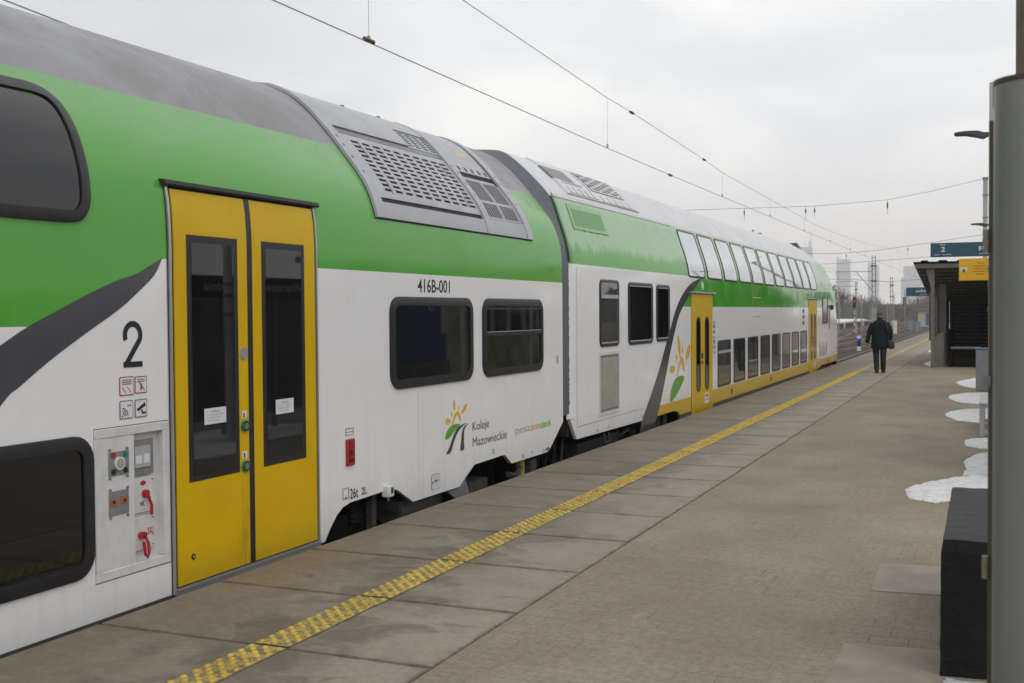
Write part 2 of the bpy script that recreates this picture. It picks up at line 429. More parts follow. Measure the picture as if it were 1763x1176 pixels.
def petal(a, b, w, bulge=.5):
    a, b = Vector(a), Vector(b); d = b-a; n = Vector((-d.y, d.x)).normalized()*w/2; out = []
    for k in range(13):
        t = k/12; s = math.sin(math.pi*t**(math.log(.5)/math.log(bulge)))**.8 if 0 < t < 1 else 0; out.append(tuple(a+d*t+n*s))
    for k in range(11, 0, -1):
        t = k/12; s = math.sin(math.pi*t**(math.log(.5)/math.log(bulge)))**.8; out.append(tuple(a+d*t-n*s))
    return out
def skirt(mb, outline, ztop, x=XW, th=.04):
    """flat lower wall between ztop and an outline [(y,z)...]"""
    for (ya, za), (yb, zb) in zip(outline[:-1], outline[1:]):
        if yb-ya < 1e-5: 
            continue
        mb.add([(x,ya,za),(x,yb,zb),(x,yb,ztop),(x,ya,ztop),(x-th,ya,za),(x-th,yb,zb)], [(0,1,2,3),(0,4,5,1)])
def disc(mb, F, y, z, ry, rz, off, depth, n=20):
    off += DOFF
    r0 = [cf(F, y+ry*math.cos(2*math.pi*k/n), z+rz*math.sin(2*math.pi*k/n), off-depth) for k in range(n)]
    r1 = [cf(F, y+ry*math.cos(2*math.pi*k/n), z+rz*math.sin(2*math.pi*k/n), off) for k in range(n)]
    mb.rings([r0, r1])
def lattice(mb, F, y0, y1, z0, z1, rows, pitch, slot, off, stag=True, fill_=.45, edge=.05):
    """grille: rows of slots, real openings left between the bars"""
    zs = np.linspace(z0, z1, rows+1); 
    for i in range(rows+1):
        hw = (z1-z0)/rows*fill_/2
        a = zs[i]-hw if i else z0-edge*.3; b = zs[i]+hw if i < rows else z1+edge*.3
        patch(mb, F, y0, y1, max(a, z0-edge*.4), min(b, z1+edge*.4), off, .005, nz=1)
        if i < rows:
            o = (pitch/2 if (i % 2 and stag) else 0); y = y0+o; 
            while y < y1:
                ya = y; yb = min(y+(pitch-slot), y1)
                if yb > ya: patch(mb, F, ya, yb, zs[i]+hw, zs[i+1]-hw, off-.001, .005, nz=1)
                y += pitch

# ------------------------------------------------------------ setting: ground, tracks, platform
def gravel(name, c1, c2, c3, sc=9):
    t = MT(name); a = t.ramp(t.noise(sc, 8, .8), .35, .65); c = t.mix(a, c1, c2)
    b = t.ramp(t.noise(.5, 5, .6, (1, .4, 1)), .45, .65); c = t.mix(b, c, c3); t.bump(t.noise(sc*3, 4, .8), .8, .05)
    return t.fin(c, .9, 0, .2)
m_ballast = gravel('rusty ballast', (.050, .034, .025), (.105, .078, .060), (.062, .048, .036))
g = MB(); g.add([(-1380,-280,-.9),(1380,-280,-.9),(1380,3980,-.9),(-1380,3980,-.9)], [(0,1,2,3)]); tag(g.build('ground', m_ballast), None, None, kind='structure')
def slab_mat():
    t = MT('platform slab concrete'); P, x, y, z = t.xyz()
    gi = t.N('ShaderNodeNewGeometry'); ri = gi.outputs['Random Per Island']
    base = t.mix(t.ramp(t.noise(1.1, 8, .7, (1, 1, 1), .6), .33, .68), (.150, .118, .080), (.31, .268, .208))
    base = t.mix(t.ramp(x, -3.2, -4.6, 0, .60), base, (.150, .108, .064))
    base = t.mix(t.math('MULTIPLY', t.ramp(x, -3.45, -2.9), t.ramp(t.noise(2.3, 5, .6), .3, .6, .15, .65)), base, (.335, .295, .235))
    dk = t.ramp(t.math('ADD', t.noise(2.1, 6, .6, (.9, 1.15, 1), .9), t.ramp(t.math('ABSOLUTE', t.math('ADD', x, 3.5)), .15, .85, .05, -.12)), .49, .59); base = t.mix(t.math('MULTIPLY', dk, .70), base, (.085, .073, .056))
    base = t.mix(t.math('MULTIPLY', ri, .30), base, (.24, .215, .18))
    fr_ = t.math('FRACT', t.math('DIVIDE', t.math('ADD', y, -4.887+1083.8), 1.0838)); ed = t.math('MINIMUM', fr_, t.math('SUBTRACT', 1.0, fr_))
    ed = t.math('MINIMUM', t.math('MULTIPLY', ed, 1.08), t.math('SUBTRACT', -2.532, x)); jn = t.noise(5, 5, .7)
    base = t.mix(t.math('MULTIPLY', t.ramp(t.math('ADD', ed, t.math('MULTIPLY', t.math('SUBTRACT', jn, .5), -.03)), .030, .004), .85), base, (.045, .037, .027))
    base = t.mix(t.math('MULTIPLY', t.ramp(ed, .10, .02), t.math('MULTIPLY', t.ramp(jn, .45, .6), .35)), base, (.08, .066, .048))
    yl = t.math('MULTIPLY', t.ramp(t.math('ABSOLUTE', t.math('ADD', x, 4.45)), .3, .1), t.math('MULTIPLY', t.ramp(t.math('ABSOLUTE', t.math('ADD', y, -6.4)), .9, .4), t.ramp(t.noise(5, 5, .7), .45, .62)))
    base = t.mix(t.math('MULTIPLY', yl, .5), base, (.24, .15, .02))
    g1 = t.ramp(t.noise(24, 10, .92), .44, .6); base = t.mix(t.math('MULTIPLY', g1, .34), base, (.08, .072, .060))
    g2 = t.ramp(t.noise(9, 6, .8), .5, .7); base = t.mix(t.math('MULTIPLY', g2, .30), base, (.36, .33, .28))
    t.bump(t.noise(90, 4, .8), .35, .004)
    return t.fin(base, t.ramp(dk, 0, 1, .78, .55), 0, .35)
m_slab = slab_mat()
def paver_mat():
    t = MT('platform paving'); P, x, y, z = t.xyz()
    br = t.N('ShaderNodeTexBrick'); mp = t.N('ShaderNodeMapping'); mp.inputs['Rotation'].default_value = (0, 0, 0); t.l.new(P, mp.inputs[0]); t.l.new(mp.outputs[0], br.inputs['Vector'])
    br.inputs['Scale'].default_value = 1; br.inputs['Brick Width'].default_value = .2; br.inputs['Row Height'].default_value = .165; br.inputs['Mortar Size'].default_value = .0035
    br.inputs['Mortar Smooth'].default_value = .4; br.inputs['Color1'].default_value = (1,1,1,1); br.inputs['Color2'].default_value = (.8,.8,.8,1); br.inputs['Mortar Smooth'].default_value = .8; br.inputs['Mortar'].default_value = (0,0,0,1)
    base = t.mix(t.ramp(t.noise(.9, 7, .65, (1, .8, 1)), .3, .7), (.222, .178, .128), (.335, .284, .215))
    base = t.mix(t.math('MULTIPLY', t.ramp(t.noise(7, 4, .6, (.35, 1.6, 1)), .5, .8), .25), base, (.12, .105, .085))
    gr = t.ramp(t.noise(22, 10, .92), .44, .58); base = t.mix(t.math('MULTIPLY', gr, .62), base, (.125, .100, .072))
    gr2 = t.ramp(t.noise(13, 9, .9, (.5, 1.3, 1)), .58, .68); base = t.mix(t.math('MULTIPLY', gr2, .45), base, (.42, .385, .33))
    vis = t.ramp(t.noise(1.1, 4, .7), .47, .64, .06, .9)
    base = t.mix(t.math('MULTIPLY', t.math('MULTIPLY', br.outputs['Fac'], vis), .8), base, (.065, .052, .038))
    h = t.math('SUBTRACT', t.noise(110, 4, .8), t.math('MULTIPLY', br.outputs['Fac'], .8)); t.bump(h, .45, .005)
    pale_mask = t.ramp(t.noise(2.3, 5, .6, (1, .6, 1)), .66, .74); base = t.mix(t.math('MULTIPLY', pale_mask, .35), base, (.34, .33, .32))
    return t.fin(base, .82, 0, .3)
m_pave = paver_mat()
m_conc = simple('old concrete', (.26, .25, .23), .85, 0, .22, 2.5, bump=.3, bscale=40)
JX, EX, SP, Y0 = -2.524, -4.658, 1.0838, 4.887
HX0, HX1, HY0, HY1 = -1.34, 1.6, 36.25, 45.5      # stair opening
b = MB()
for q_ in ((EX+.05, HX0, -12, 330), (HX1, 7.0, -12, 330), (HX0, HX1, -12, HY0), (HX0, HX1, HY1, 330)): b.box(*q_, -.9, -.10)
tag(b.build('platform', m_conc), None, None, kind='structure')
b = MB()
for q_ in ((JX, HX0, -12, 330), (HX1, 7.0, -12, 330), (HX0, HX1, -12, HY0), (HX0, HX1, HY1, 330)): b.box(*q_, -.10, 0.0)
tag(b.build('platform_paving', m_pave), None, None, kind='structure')
sp = MB()
for i in range(-10, 300):
    y = Y0+SP*i; gap = .010; x0, x1, y0, y1, z0, z1 = EX, JX-.008, y+gap, y+SP-gap, -.10, -.0005+rnd.uniform(-.0015, .0015); bv = .008
    sp.rings([[(x0,y0,z0),(x1,y0,z0),(x1,y1,z0),(x0,y1,z0)], [(x0,y0,z1-bv),(x1,y0,z1-bv),(x1,y1,z1-bv),(x0,y1,z1-bv)], [(x0+bv,y0+bv,z1),(x1-bv,y0+bv,z1),(x1-bv,y1-bv,z1),(x0+bv,y1-bv,z1)]])
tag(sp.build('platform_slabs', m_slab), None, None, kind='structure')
b = MB(); b.box(EX+.02, JX+.02, -12, 330, -.3, -.02); tag(b.build('joint_filler', simple('joint dirt', (.03, .026, .022), .95)), None, None, kind='structure')
# tactile safety line
def yline():
    t = MT('worn yellow line'); wv = t.ramp(t.noise(16, 7, .8, (1, 1, 1), .5), .47, .56)
    yc = t.mix(t.ramp(t.noise(5, 4), .3, .7), (.43, .30, .03), (.60, .44, .07))
    return t, wv, yc
t, wv, yc = yline(); _, xx, yy, _z = t.xyz()
far = t.ramp(yy, 8, 20); wv2 = t.math('ADD', t.math('MULTIPLY', wv, .75), t.math('MULTIPLY', far, .20))
m_line = t.fin(t.mix(wv2, (.15, .13, .10), yc), .7, 0, .3)
t, wv, yc = yline(); m_dome = t.fin(t.mix(t.ramp(t.noise(9, 6, .8), .38, .52, .25, .95), (.2, .16, .08), yc), .6, 0, .3)
LX0, LX1 = -3.60, -3.385
ln = MB()
for i in range(-8, 290):
    y = Y0+SP*i; ln.add([(LX0,y+.012,.0035),(LX1,y+.012,.0035),(LX1,y+SP-.012,.0035),(LX0,y+SP-.012,.0035)], [(0,1,2,3)])
tag(ln.build('tactile_line', m_line), None, None, kind='structure')
dm = MB()
for i in range(-1, 26):
    for r in range(12):
        yy_ = Y0+SP*i+.045+.0903*r
        for k in range(5):
            if (r == 11 and k % 2): continue
            x = LX0+.022+.0427*k; y = yy_+(.045 if k % 2 else 0)
            n = 8 if i < 10 else 6
            rr = .0175
            dm.rings([[(x+rr*s1*math.cos(6.2832*q/n), y+rr*s1*1.15*math.sin(6.2832*q/n), h) for q in range(n)] for s1, h in ((1, .002), (.85, .011), (.45, .014))])
tag(dm.build('tactile_domes', m_dome, smooth=60), None, None, kind='structure')
# light repair patches in the paving
def patch_mat():
    t = MT('pale repair concrete'); c = t.mix(t.ramp(t.noise(3, 8, .75), .35, .65), (.215, .185, .145), (.30, .270, .225))
    c = t.mix(t.math('MULTIPLY', t.ramp(t.noise(24, 9, .9), .5, .62), .4), c, (.15, .125, .095)); t.bump(t.noise(60, 4, .8), .3, .004); return t.fin(c, .8, 0, .3)
m_patch = patch_mat()
for k, P in enumerate([[(-.71,8.06),(.6,8.2),(.6,7.36),(-.69,7.25)], [(-.71,6.05),(.6,6.2),(.6,4.0),(-.55,4.0),(-.72,5.2)]]):
    b = MB(); b.prism([(x, y) for x, y in P], 'z', -.02, .004); tag(b.build('paving_patch', m_patch), None, None, kind='structure')
# tracks
m_rail = simple('rail steel', (.20, .165, .145), .45, .4, .3, 2); m_railside = simple('rusty rail', (.10, .055, .035), .8)
m_slp = simple('stained sleeper', (.070, .054, .042), .9)
def railpath(mb, pts, z=-.72, wd=.036):
    n = len(pts); L_, R__ = [], []
    secs = []
    for i, (x, y) in enumerate(pts):
        a = Vector(pts[max(i-1, 0)]); c = Vector(pts[min(i+1, n-1)]); d = (c-a).normalized(); nx = Vector((d.y, -d.x))
        q = Vector((x, y)); f = lambda s, zz: (q.x+nx.x*s, q.y+nx.y*s, zz)
        secs.append([f(-wd, z), f(wd, z), f(wd, z-.03), f(.01, z-.04), f(.01, z-.13), f(.07, z-.15), f(-.07, z-.15), f(-.01, z-.13), f(-.01, z-.04), f(-wd, z-.03)])
    mb.rings(secs)
def track(xc, y0, y1, name='railway_track', sleepers=True):
    b = MB(); 
    for s in (-.72, .72): railpath(b, [(xc+s, y0), (xc+s, y1)])
    b.cur = 1
    if sleepers:
        y = y0
        while y < min(y1, 260): b.box(xc-1.25, xc+1.25, y, y+.26, -.905, -.855); y += .62
    tag(b.build(name, [m_rail, m_slp]), None, None, kind='structure')
track(XC, -20, 400); track(-10.9, 30, 400); track(-15.2, 60, 400); 
b = MB()
for L_ in ([(-12.0,60),(-10.9,70),(-9.5,84),(-8.9,92),(-9.3,104),(-10.6,120),(-13.2,150),(-16,185)], [(-9.6,60),(-8.4,74),(-7.9,86),(-8.0,98),(-8.8,112),(-11.2,138),(-14.2,172)], [(-15,52),(-13.2,66),(-12.2,80),(-12.4,100),(-14.2,128)]):
    railpath(b, spline(L_, 8, closed=False))
tag(b.build('turnout_rails', [m_rail]), None, None, kind='structure')

# ------------------------------------------------------------ coach one
t1 = thing('passenger_coach', (XC, -1, -.72), 'near double-deck coach in green and white with wide yellow double door', 'train coach')
YE1 = 12.70
b = MB(); shell(b, F1, ZS1, [(-13.5, 0), (YE1, 0)])
OUT1 = [(-13.5,-.10),(7.335,-.10),(7.34,-.045),(7.42,-.03),(7.50,.06),(7.60,.15),(7.69,.197),(7.80,.218),(8.30,.226),(8.44,.234),(8.52,.222),(8.60,.195),(8.87,.055),(9.82,.05),(9.88,.08),(10.17,.222),(10.88,.232),(10.95,.222),(11.12,.113),(12.18,.113),(12.25,.135),(YE1,.42)]
LOW_, HIGH_ = [q_ for q_ in OUT1 if q_[0] < 7.3], OUT1
skirt(b, [(-13.5, -.10), (4.992, -.10)], 1.088); skirt(b, [(4.992, -.10), (5.641, -.10)], .182); skirt(b, [(5.641, -.10)]+OUT1[1:-1], 1.088); skirt(b, [OUT1[-2], OUT1[-1]], 1.088)
b.add([(XW-.10, 4.9, .1), (XW-.10, 5.7, .1), (XW-.10, 5.7, 1.15), (XW-.10, 4.9, 1.15)], [(0,1,2,3)])
# mirrored far side and end wall
b.add([(2*XC-XW,-13.5,-.1),(2*XC-XW,YE1,-.1),(2*XC-XW,YE1,1.088),(2*XC-XW,-13.5,1.088)], [(0,1,2,3)])
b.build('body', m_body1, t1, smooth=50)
b = MB(); shell(b, F1, ZR1, [(-13.5, 0), (YE1, 0)]); b.build('roof', m_roof1, t1, smooth=50)
b = MB(); zz_ = [.42]+[z for z in ZS1+ZR1[1:]]
for yy_ in (YE1-.01, -13.49):
    ring = [(XW-F1(z)-.002, yy_, z) for z in zz_]; ring += [(2*XC-q[0], q[1], q[2]) for q in ring[::-1]]; b.add(ring, [tuple(range(len(ring)))])
b.box(XW-2.75, XW-.06, -13.4, YE1-.05, .25, .42); b.box(XC-1.1, XC+.55, -13.3, YE1-.1, -.62, .249)
b.build('underframe', m_under, t1)
# swoosh band
SU = [(3.2,.95),(3.9,1.36),(4.343,1.595),(4.523,1.688),(4.754,1.783),(4.979,1.874),(5.219,1.959),(5.372,2.001),(5.601,2.105)]
SL = [(3.2,.1),(3.9,.80),(4.335,1.276),(4.467,1.371),(4.676,1.500),(4.928,1.636),(5.216,1.783),(5.385,1.891),(5.528,1.997),(5.601,2.105)]
b = MB(); decal(b, F1, spline(SU, 5, closed=False)+spline(SL, 5, closed=False)[::-1][1:], .0025); b.build('livery_band', m_band, t1)
# upper window (front end of a longer window), lower window
UO = [(4.655,3.079),(4.842,3.079),(4.949,3.049),(5.004,2.981),(5.018,2.901),(5.015,2.776),(5.009,2.618),(5.003,2.480),(4.988,2.376),(4.937,2.304),(4.868,2.276),(4.662,2.270),(4.0,2.268),(3.2,2.268),(3.12,2.30),(3.1,2.4),(3.1,2.7),(3.1,2.95),(3.13,3.05),(3.2,3.079),(4.0,3.079)]
UO = spline(UO, 4)
window(t1, F1, UO, inset_loop(UO, .068), m_blackfr, m_glass1, .022, .010)
LO = rrect(3.0, 4.978, .242, 1.065, .15)
window(t1, F1, LO, inset_loop(LO, .078), m_blackfr, m_glass1, .022, .008)
for (a, c_2, sash) in ((8.468, 10.138, False), (10.375, 12.035, True)):
    O = rrect(a, c_2, 1.083, 1.893, .145); wdo = window(t1, F1, O, inset_loop(O, .078), m_blackfr, m_glass1, .022, .008)
    if sash:
        q = MB(); q.box(XW+.006, XW+.024, a+.078, c_2-.078, 1.50, 1.545); q.box(XW+.006, XW+.022, a+.078, c_2-.078, 1.775, 1.80); q.build('sash_bar', m_blackfr, wdo)
        q = MB(); q.box(XW+.023, XW+.026, a+.085, c_2-.085, 1.545, 1.549); q.build('sash_trim', m_paleg, wdo)
# panel joints (thin dark seam lines)
# door
dg_ = MB(); patch(dg_, F1, 5.645, 7.335, -.035, 2.585, .003, nz=24); dg_.build('door_surround', m_blackfr, t1, smooth=40)
b = MB()
for ya, yb in ((5.652, 5.672), (7.318, 7.334)): patch(b, F1, ya, yb, -.03, 2.575, .016, nz=24)
b.build('door_jamb', m_sil, t1, smooth=40)
for side, (ya, yb) in enumerate(((5.697, 6.452), (6.515, 7.300))):
    q = MB(); patch(q, F1, ya, yb, .012, 2.545, .012, .02, nz=26); leaf = q.build('door_leaf', m_yel, t1, smooth=40)
    wa, wb = ((5.815, 6.343), (6.62, 7.155))[side]
    q = MB(); patch(q, F1, wa, wb, .662, 2.264, .0145, .01, nz=16); q.build('window_border', m_blackfr, leaf)
    q = MB(); patch(q, F1, wa+.045, wb-.045, .70, 2.215, .0165, .01, nz=16); q.build('pane', m_glass1, leaf, smooth=60)
    ya2, yb2 = ((5.968, 6.193), (6.768, 6.990))[side]
    q = MB(); q.box(XW+.0165, XW+.0185, ya2, yb2, 1.022, 1.128); st_ = q.build('notice', m_white, leaf)
    q = MB(); put_text(q, 'UWAGA!', (XW+.0192, ya2+.07, 1.098), .085, .013, 'y', .01)
    for r_, tx in enumerate(('Prosimy o zachowanie', 'przycisk otwiera', 'drzwi pociagu')):
        put_text(q, tx, (XW+.0192, ya2+.03, 1.078-.019*r_), yb2-ya2-.06-.02*r_, .011, 'y')
    q.build('notice_text', m_grayt, st_)
q = MB(); patch(q, F1, 6.452, 6.513, .008, 2.55, .010, .02, nz=26); q.build('door_seal', m_blackfr, t1, smooth=40)
q = MB(); q.rings([[(XW-F1(2.575)+a, y_, 2.575+z_) for a, z_ in ((-.03,-.005),(.035,-.012),(.045,.0),(.04,.025),(-.04,.035))] for y_ in (5.625, 7.375)]); q.build('rain_gutter', m_blackfr, t1)
q = MB(); q.box(XW-.02, XW+.030, 5.67, 7.32, -.046, -.004); q.build('door_sill', m_alu2, t1)
q = MB(); q.box(XW-.02, XW+.034, 5.67, 7.32, -.010, .0); q.build('sill_edge', m_sil, t1)
for zc_ in (.975, .695):
    q = MB(); disc(q, F1, 6.400, zc_, .040, .040, .030, .02); bt = q.build('door_button', m_teal, t1, smooth=40)
    q = MB(); disc(q, F1, 6.400, zc_, .024, .024, .034, .01); q.build('button_face', simple('button face', (.12, .15, .10), .4), bt)
    q = MB(); disc(q, F1, 6.400, zc_, .034, .034, .0315, .002); q.build('button_ring', m_dark, bt)
    q = MB(); q.box(XW+.012, XW+.0145, 6.375, 6.425, zc_+.055, zc_+.105); pc = q.build('pictogram', m_white, t1)
    q = MB(); q.box(XW+.0145, XW+.0155, 6.387, 6.402, zc_+.06, zc_+.09); q.build('pictogram_mark', m_black, pc)
q = MB(); disc(q, F1, 6.400, 1.478, .042, .042, .020, .01); q.build('round_plate', m_sil, t1, smooth=40)
q = MB(); disc(q, F1, 5.842, .178, .019, .019, .018, .01); lk = q.build('door_lock', m_black, t1); q = MB(); disc(q, F1, 5.842, .178, .009, .009, .02, .01); q.build('lock_core', m_sil, lk)
# number two and pictogram stickers
def two(mb, y0, z0, w_, h_):
    put_text(mb, '2', (XW+.003, y0, z0), w_, h_, 'y', .035)
q = MB()
def ribbon(mb, P, w_, off=.003):
    Lf, Rt = [], []
    for i, q_ in enumerate(P):
        d = (Vector(P[min(i+1, len(P)-1)])-Vector(P[max(i-1, 0)])).normalized(); n_ = Vector((-d.y, d.x))*w_/2
        Lf.append((XW+off, q_[0]+n_.x, q_[1]+n_.y)); Rt.append((XW+off, q_[0]-n_.x, q_[1]-n_.y))
    mb.rings([Lf, Rt], cap=False, closed=False)
ribbon(q, [(5.327+.066*math.cos(R_(a)), 1.628+.068*math.sin(R_(a))) for a in range(205, -31, -10)]+[(5.330, 1.530), (5.268, 1.452)], .036)
q.box(XW+.0028, XW+.0032, 5.245, 5.408, 1.434, 1.468)
q.build('class_number', m_black, t1)
def sticker(y0, z0, y1, z1, border, kind):
    q = MB(); decal(q, F1, rrect(y0, y1, z0, z1, .008, 3), .0035); s_o = q.build('sticker', border, t1)
    q = MB(); decal(q, F1, rrect(y0+.006, y1-.006, z0+.006, z1-.006, .005, 3), .0045); q.build('sticker_face', m_white, s_o)
    q = MB(); w_ = y1-y0
    if kind == 'nos':
        for r_ in range(3): q.box(XW+.005, XW+.0055, y0+.02, y1-.02, z1-.024-.012*r_, z1-.018-.012*r_)
        q.build('sticker_text', m_grayt, s_o); q = MB()
        for a in (y0+.018, y0+.062): decal(q, F1, [(a, z0+.05), (a+.004, z0+.052), (a+.035, z0+.018), (a+.031, z0+.014)], .0055)
        q.build('sticker_mark', m_red, s_o)
    elif kind == 'no2':
        for r_ in range(2): q.box(XW+.005, XW+.0055, y0+.02, y1-.02, z1-.022-.012*r_, z1-.017-.012*r_)
        q.box(XW+.005, XW+.0055, y0+.045, y0+.06, z0+.02, z0+.06); q.build('sticker_text', m_grayt, s_o); q = MB()
        decal(q, F1, [(y0+.028, z0+.072), (y0+.034, z0+.076), (y0+.085, z0+.02), (y0+.079, z0+.016)], .0058); q.build('sticker_mark', m_red, s_o)
    elif kind == 'wifi':
        cy_, cz_ = y0+.020, z0+.018
        for r_ in (.016, .03, .044):
            A = [R_(a) for a in range(0, 91, 10)]
            decal(q, F1, [(cy_+r_*math.cos(a), cz_+r_*math.sin(a)) for a in A]+[(cy_+(r_+.006)*math.cos(a), cz_+(r_+.006)*math.sin(a)) for a in A[::-1]], .0055)
        decal(q, F1, petal((cy_-.006, cz_), (cy_+.006, cz_), .012), .0055); put_text(q, 'WiFi', (XW+.0055, y0+.06, z1-.038), .036, .012, 'y', .02)
        q.build('sticker_mark', m_black, s_o)
    else:
        decal(q, F1, [(y0+.016, z0+.052), (y0+.024, z0+.036), (y0+.094, z0+.068), (y0+.086, z0+.090)], .0055)
        decal(q, F1, [(y0+.05, z0+.045), (y0+.062, z0+.048), (y0+.07, z0+.028), (y0+.06, z0+.024)], .0056)
        decal(q, F1, [(y0+.06, z0+.03), (y0+.095, z0+.034), (y0+.095, z0+.022), (y0+.06, z0+.018)], .0057)
        put_text(q, 'monitoring', (XW+.0055, y0+.012, z1-.018), .04, .008, 'y'); q.build('sticker_mark', m_black, s_o)
sticker(5.207, 1.266, 5.327, 1.380, m_red, 'nos'); sticker(5.337, 1.272, 5.443, 1.376, m_red, 'no2')
sticker(5.206, 1.126, 5.320, 1.237, m_grayt, 'wifi'); sticker(5.334, 1.126, 5.441, 1.236, m_grayt, 'cctv')
# service panel (recess faked by real depth: frame stands proud of the pocket)
b = MB(); x0 = XW-.050; DOFF = -.050
fr = lambda mb, ya, yb, za, zb, t_, d0, d1: [mb.box(x0+d0, x0+d1, ya, yb, zb-t_, zb), mb.box(x0+d0, x0+d1, ya, yb, za, za+t_), mb.box(x0+d0, x0+d1, ya, ya+t_, za+t_, zb-t_), mb.box(x0+d0, x0+d1, yb-t_, yb, za+t_, zb-t_)]
q = MB(); q.box(x0-.008, x0-.001, 4.985, 5.648, .175, 1.092); q.build('panel_gap', simple('rusty gap', (.07, .04, .03), .8), t1)
fr(b, 4.996, 5.636, .187, 1.083, .055, .0, .055); pnl = b.build('service_panel', m_whitebox, t1, bevel=.004)
q = MB(); q.box(x0+.003, x0+.050, 5.048, 5.325, .238, 1.029); q.build('left_plate', m_whitebox, pnl)
q = MB(); q.box(x0+.003, x0+.006, 5.325, 5.585, .238, 1.029); q.build('pocket_back', m_whitebox, pnl)
q = MB(); q.box(x0+.006, x0+.030, 5.332, 5.518, .768, .984); q.build('grey_socket_box', m_alu2, pnl, bevel=.003)
q = MB(); q.box(x0+.030, x0+.040, 5.345, 5.480, .815, .945); q.build('socket_cover', m_alu, pnl, bevel=.002)
q = MB(); q.box(x0+.040, x0+.042, 5.352, 5.402, .84, .89); q.box(x0+.040, x0+.042, 5.42, 5.472, .84, .895); q.build('socket_window', m_paleg, pnl)
for za, zb in ((.535, .752), (.305, .512)):
    q = MB(); q.box(x0+.006, x0+.026, 5.327, 5.520, za, zb); q.build('valve_plate', m_whitebox, pnl, bevel=.003)
    q = MB()
    for a, c1 in ((5.34, za+.02), (5.507, za+.02), (5.34, zb-.02), (5.507, zb-.02)): disc(q, F1, a, c1, .006, .006, .029, .004, 8)
    q.build('screws', m_alu2, pnl)
q = MB(); disc(q, F1, 5.435, .648, .022, .026, .052, .03); q.tube([(x0+.05, 5.44, .645), (x0+.055, 5.455, .60), (x0+.055, 5.467, .575), (x0+.055, 5.465, .515)], .0095); q.build('valve_handle', m_red, pnl, smooth=50)
q = MB(); disc(q, F1, 5.400, .398, .027, .022, .052, .03); q.tube([(x0+.05, 5.405, .40), (x0+.058, 5.432, .345), (x0+.058, 5.435, .285), (x0+.058, 5.42, .262), (x0+.058, 5.402, .28), (x0+.058, 5.39, .36)], .0095); q.build('valve_handle', m_red, pnl, smooth=50)
q = MB(); put_text(q, '-3X(', (x0+.0275, 5.44, .375), .075, .06, 'y', .02); decal(q, F1, petal((5.398, .715), (5.452, .718), .03), .0285)
q.build('red_marks', m_red, pnl)
q = MB(); q.box(x0+.026, x0+.028, 5.385, 5.447, .56, .62); tg = q.build('tag_plate', m_white, pnl); q = MB(); put_text(q, 'HK', (x0+.029, 5.392, .572), .045, .035, 'y', .02); q.build('tag_text', m_black, pnl)
q = MB(); q.box(x0+.050, x0+.056, 5.108, 5.276, .797, .940); q.build('gauge_plate', m_alu2, pnl, bevel=.002)
q = MB(); disc(q, F1, 5.190, .868, .040, .040, .068, .014); q.build('gauge_rim', m_paleg, pnl, smooth=40)
q = MB(); disc(q, F1, 5.190, .868, .030, .030, .070, .004); q.build('gauge_face', simple('gauge face', (.30, .30, .22), .4), pnl)
q = MB(); disc(q, F1, 5.142, .922, .018, .018, .060, .004); q.build('red_lamp', m_red, pnl); q = MB(); disc(q, F1, 5.242, .918, .018, .018, .060, .004); q.build('green_lamp', m_teal, pnl)
q = MB(); disc(q, F1, 5.142, .822, .016, .016, .064, .01); disc(q, F1, 5.242, .822, .016, .016, .064, .01); q.build('knobs', m_blackfr, pnl)
q = MB(); q.box(x0+.050, x0+.056, 5.106, 5.270, .562, .706); q.build('socket_plate', m_alu2, pnl, bevel=.002)
q = MB(); q.box(x0+.056, x0+.060, 5.110, 5.172, .620, .662); q.box(x0+.056, x0+.060, 5.200, 5.258, .625, .667); q.build('orange_socket', simple('orange plastic', (.33, .11, .03), .5), pnl)
q = MB(); 
for a in (5.14, 5.23): disc(q, F1, a, .643, .011, .011, .063, .003, 10)
q.build('socket_holes', m_dark, pnl)
q = MB()
for a, c1 in ((5.118,.952),(5.262,.950),(5.118,.786),(5.262,.785),(5.118,.716),(5.262,.716),(5.118,.552),(5.262,.55)): disc(q, F1, a, c1, .009, .009, .058, .008, 8)
q.build('bolts', m_alu2, pnl)
x0 = XW; DOFF = 0.
# lettering and company mark
q = MB(); put_text(q, '416B-001', (XW+.003, 8.992, 1.936), .652, .122, 'y', .008); q.build('coach_number', m_black, t1)
q = MB(); 
for P in (petal((9.713,.915),(9.724,.796),.040), petal((10.005,.845),(9.872,.757),.050,.4), petal((9.815,.845),(9.798,.798),.020), petal((9.652,.802),(9.68,.747),.022), petal((9.522,.716),(9.640,.708),.058,.42)): decal(q, F1, P, .003)
decal(q, F1, spline([(9.668,.668),(9.700,.738),(9.752,.783),(9.815,.788),(9.850,.745),(9.862,.694),(9.845,.692),(9.822,.725),(9.79,.752),(9.755,.745),(9.718,.71),(9.690,.668)], 4), .003)
lg = q.build('company_mark', m_org, t1)
q = MB(); decal(q, F1, spline([(9.518,.555),(9.545,.605),(9.61,.650),(9.72,.672),(9.845,.657),(9.74,.618),(9.65,.570),(9.56,.540)], 5), .003); q.build('leaf', m_lgr, lg)
q = MB(); decal(q, F1, spline([(9.536,.404),(9.615,.47),(9.70,.57),(9.80,.635),(9.985,.660),(9.86,.620),(9.77,.57),(9.69,.48),(9.632,.408)], 5), .003)
decal(q, F1, spline([(9.845,.407),(9.868,.50),(9.885,.58),(9.94,.63),(10.035,.652),(9.96,.615),(9.922,.56),(9.925,.48),(9.930,.407)], 5), .003); q.build('road', simple('charcoal film', (.055, .055, .058), .3), lg)
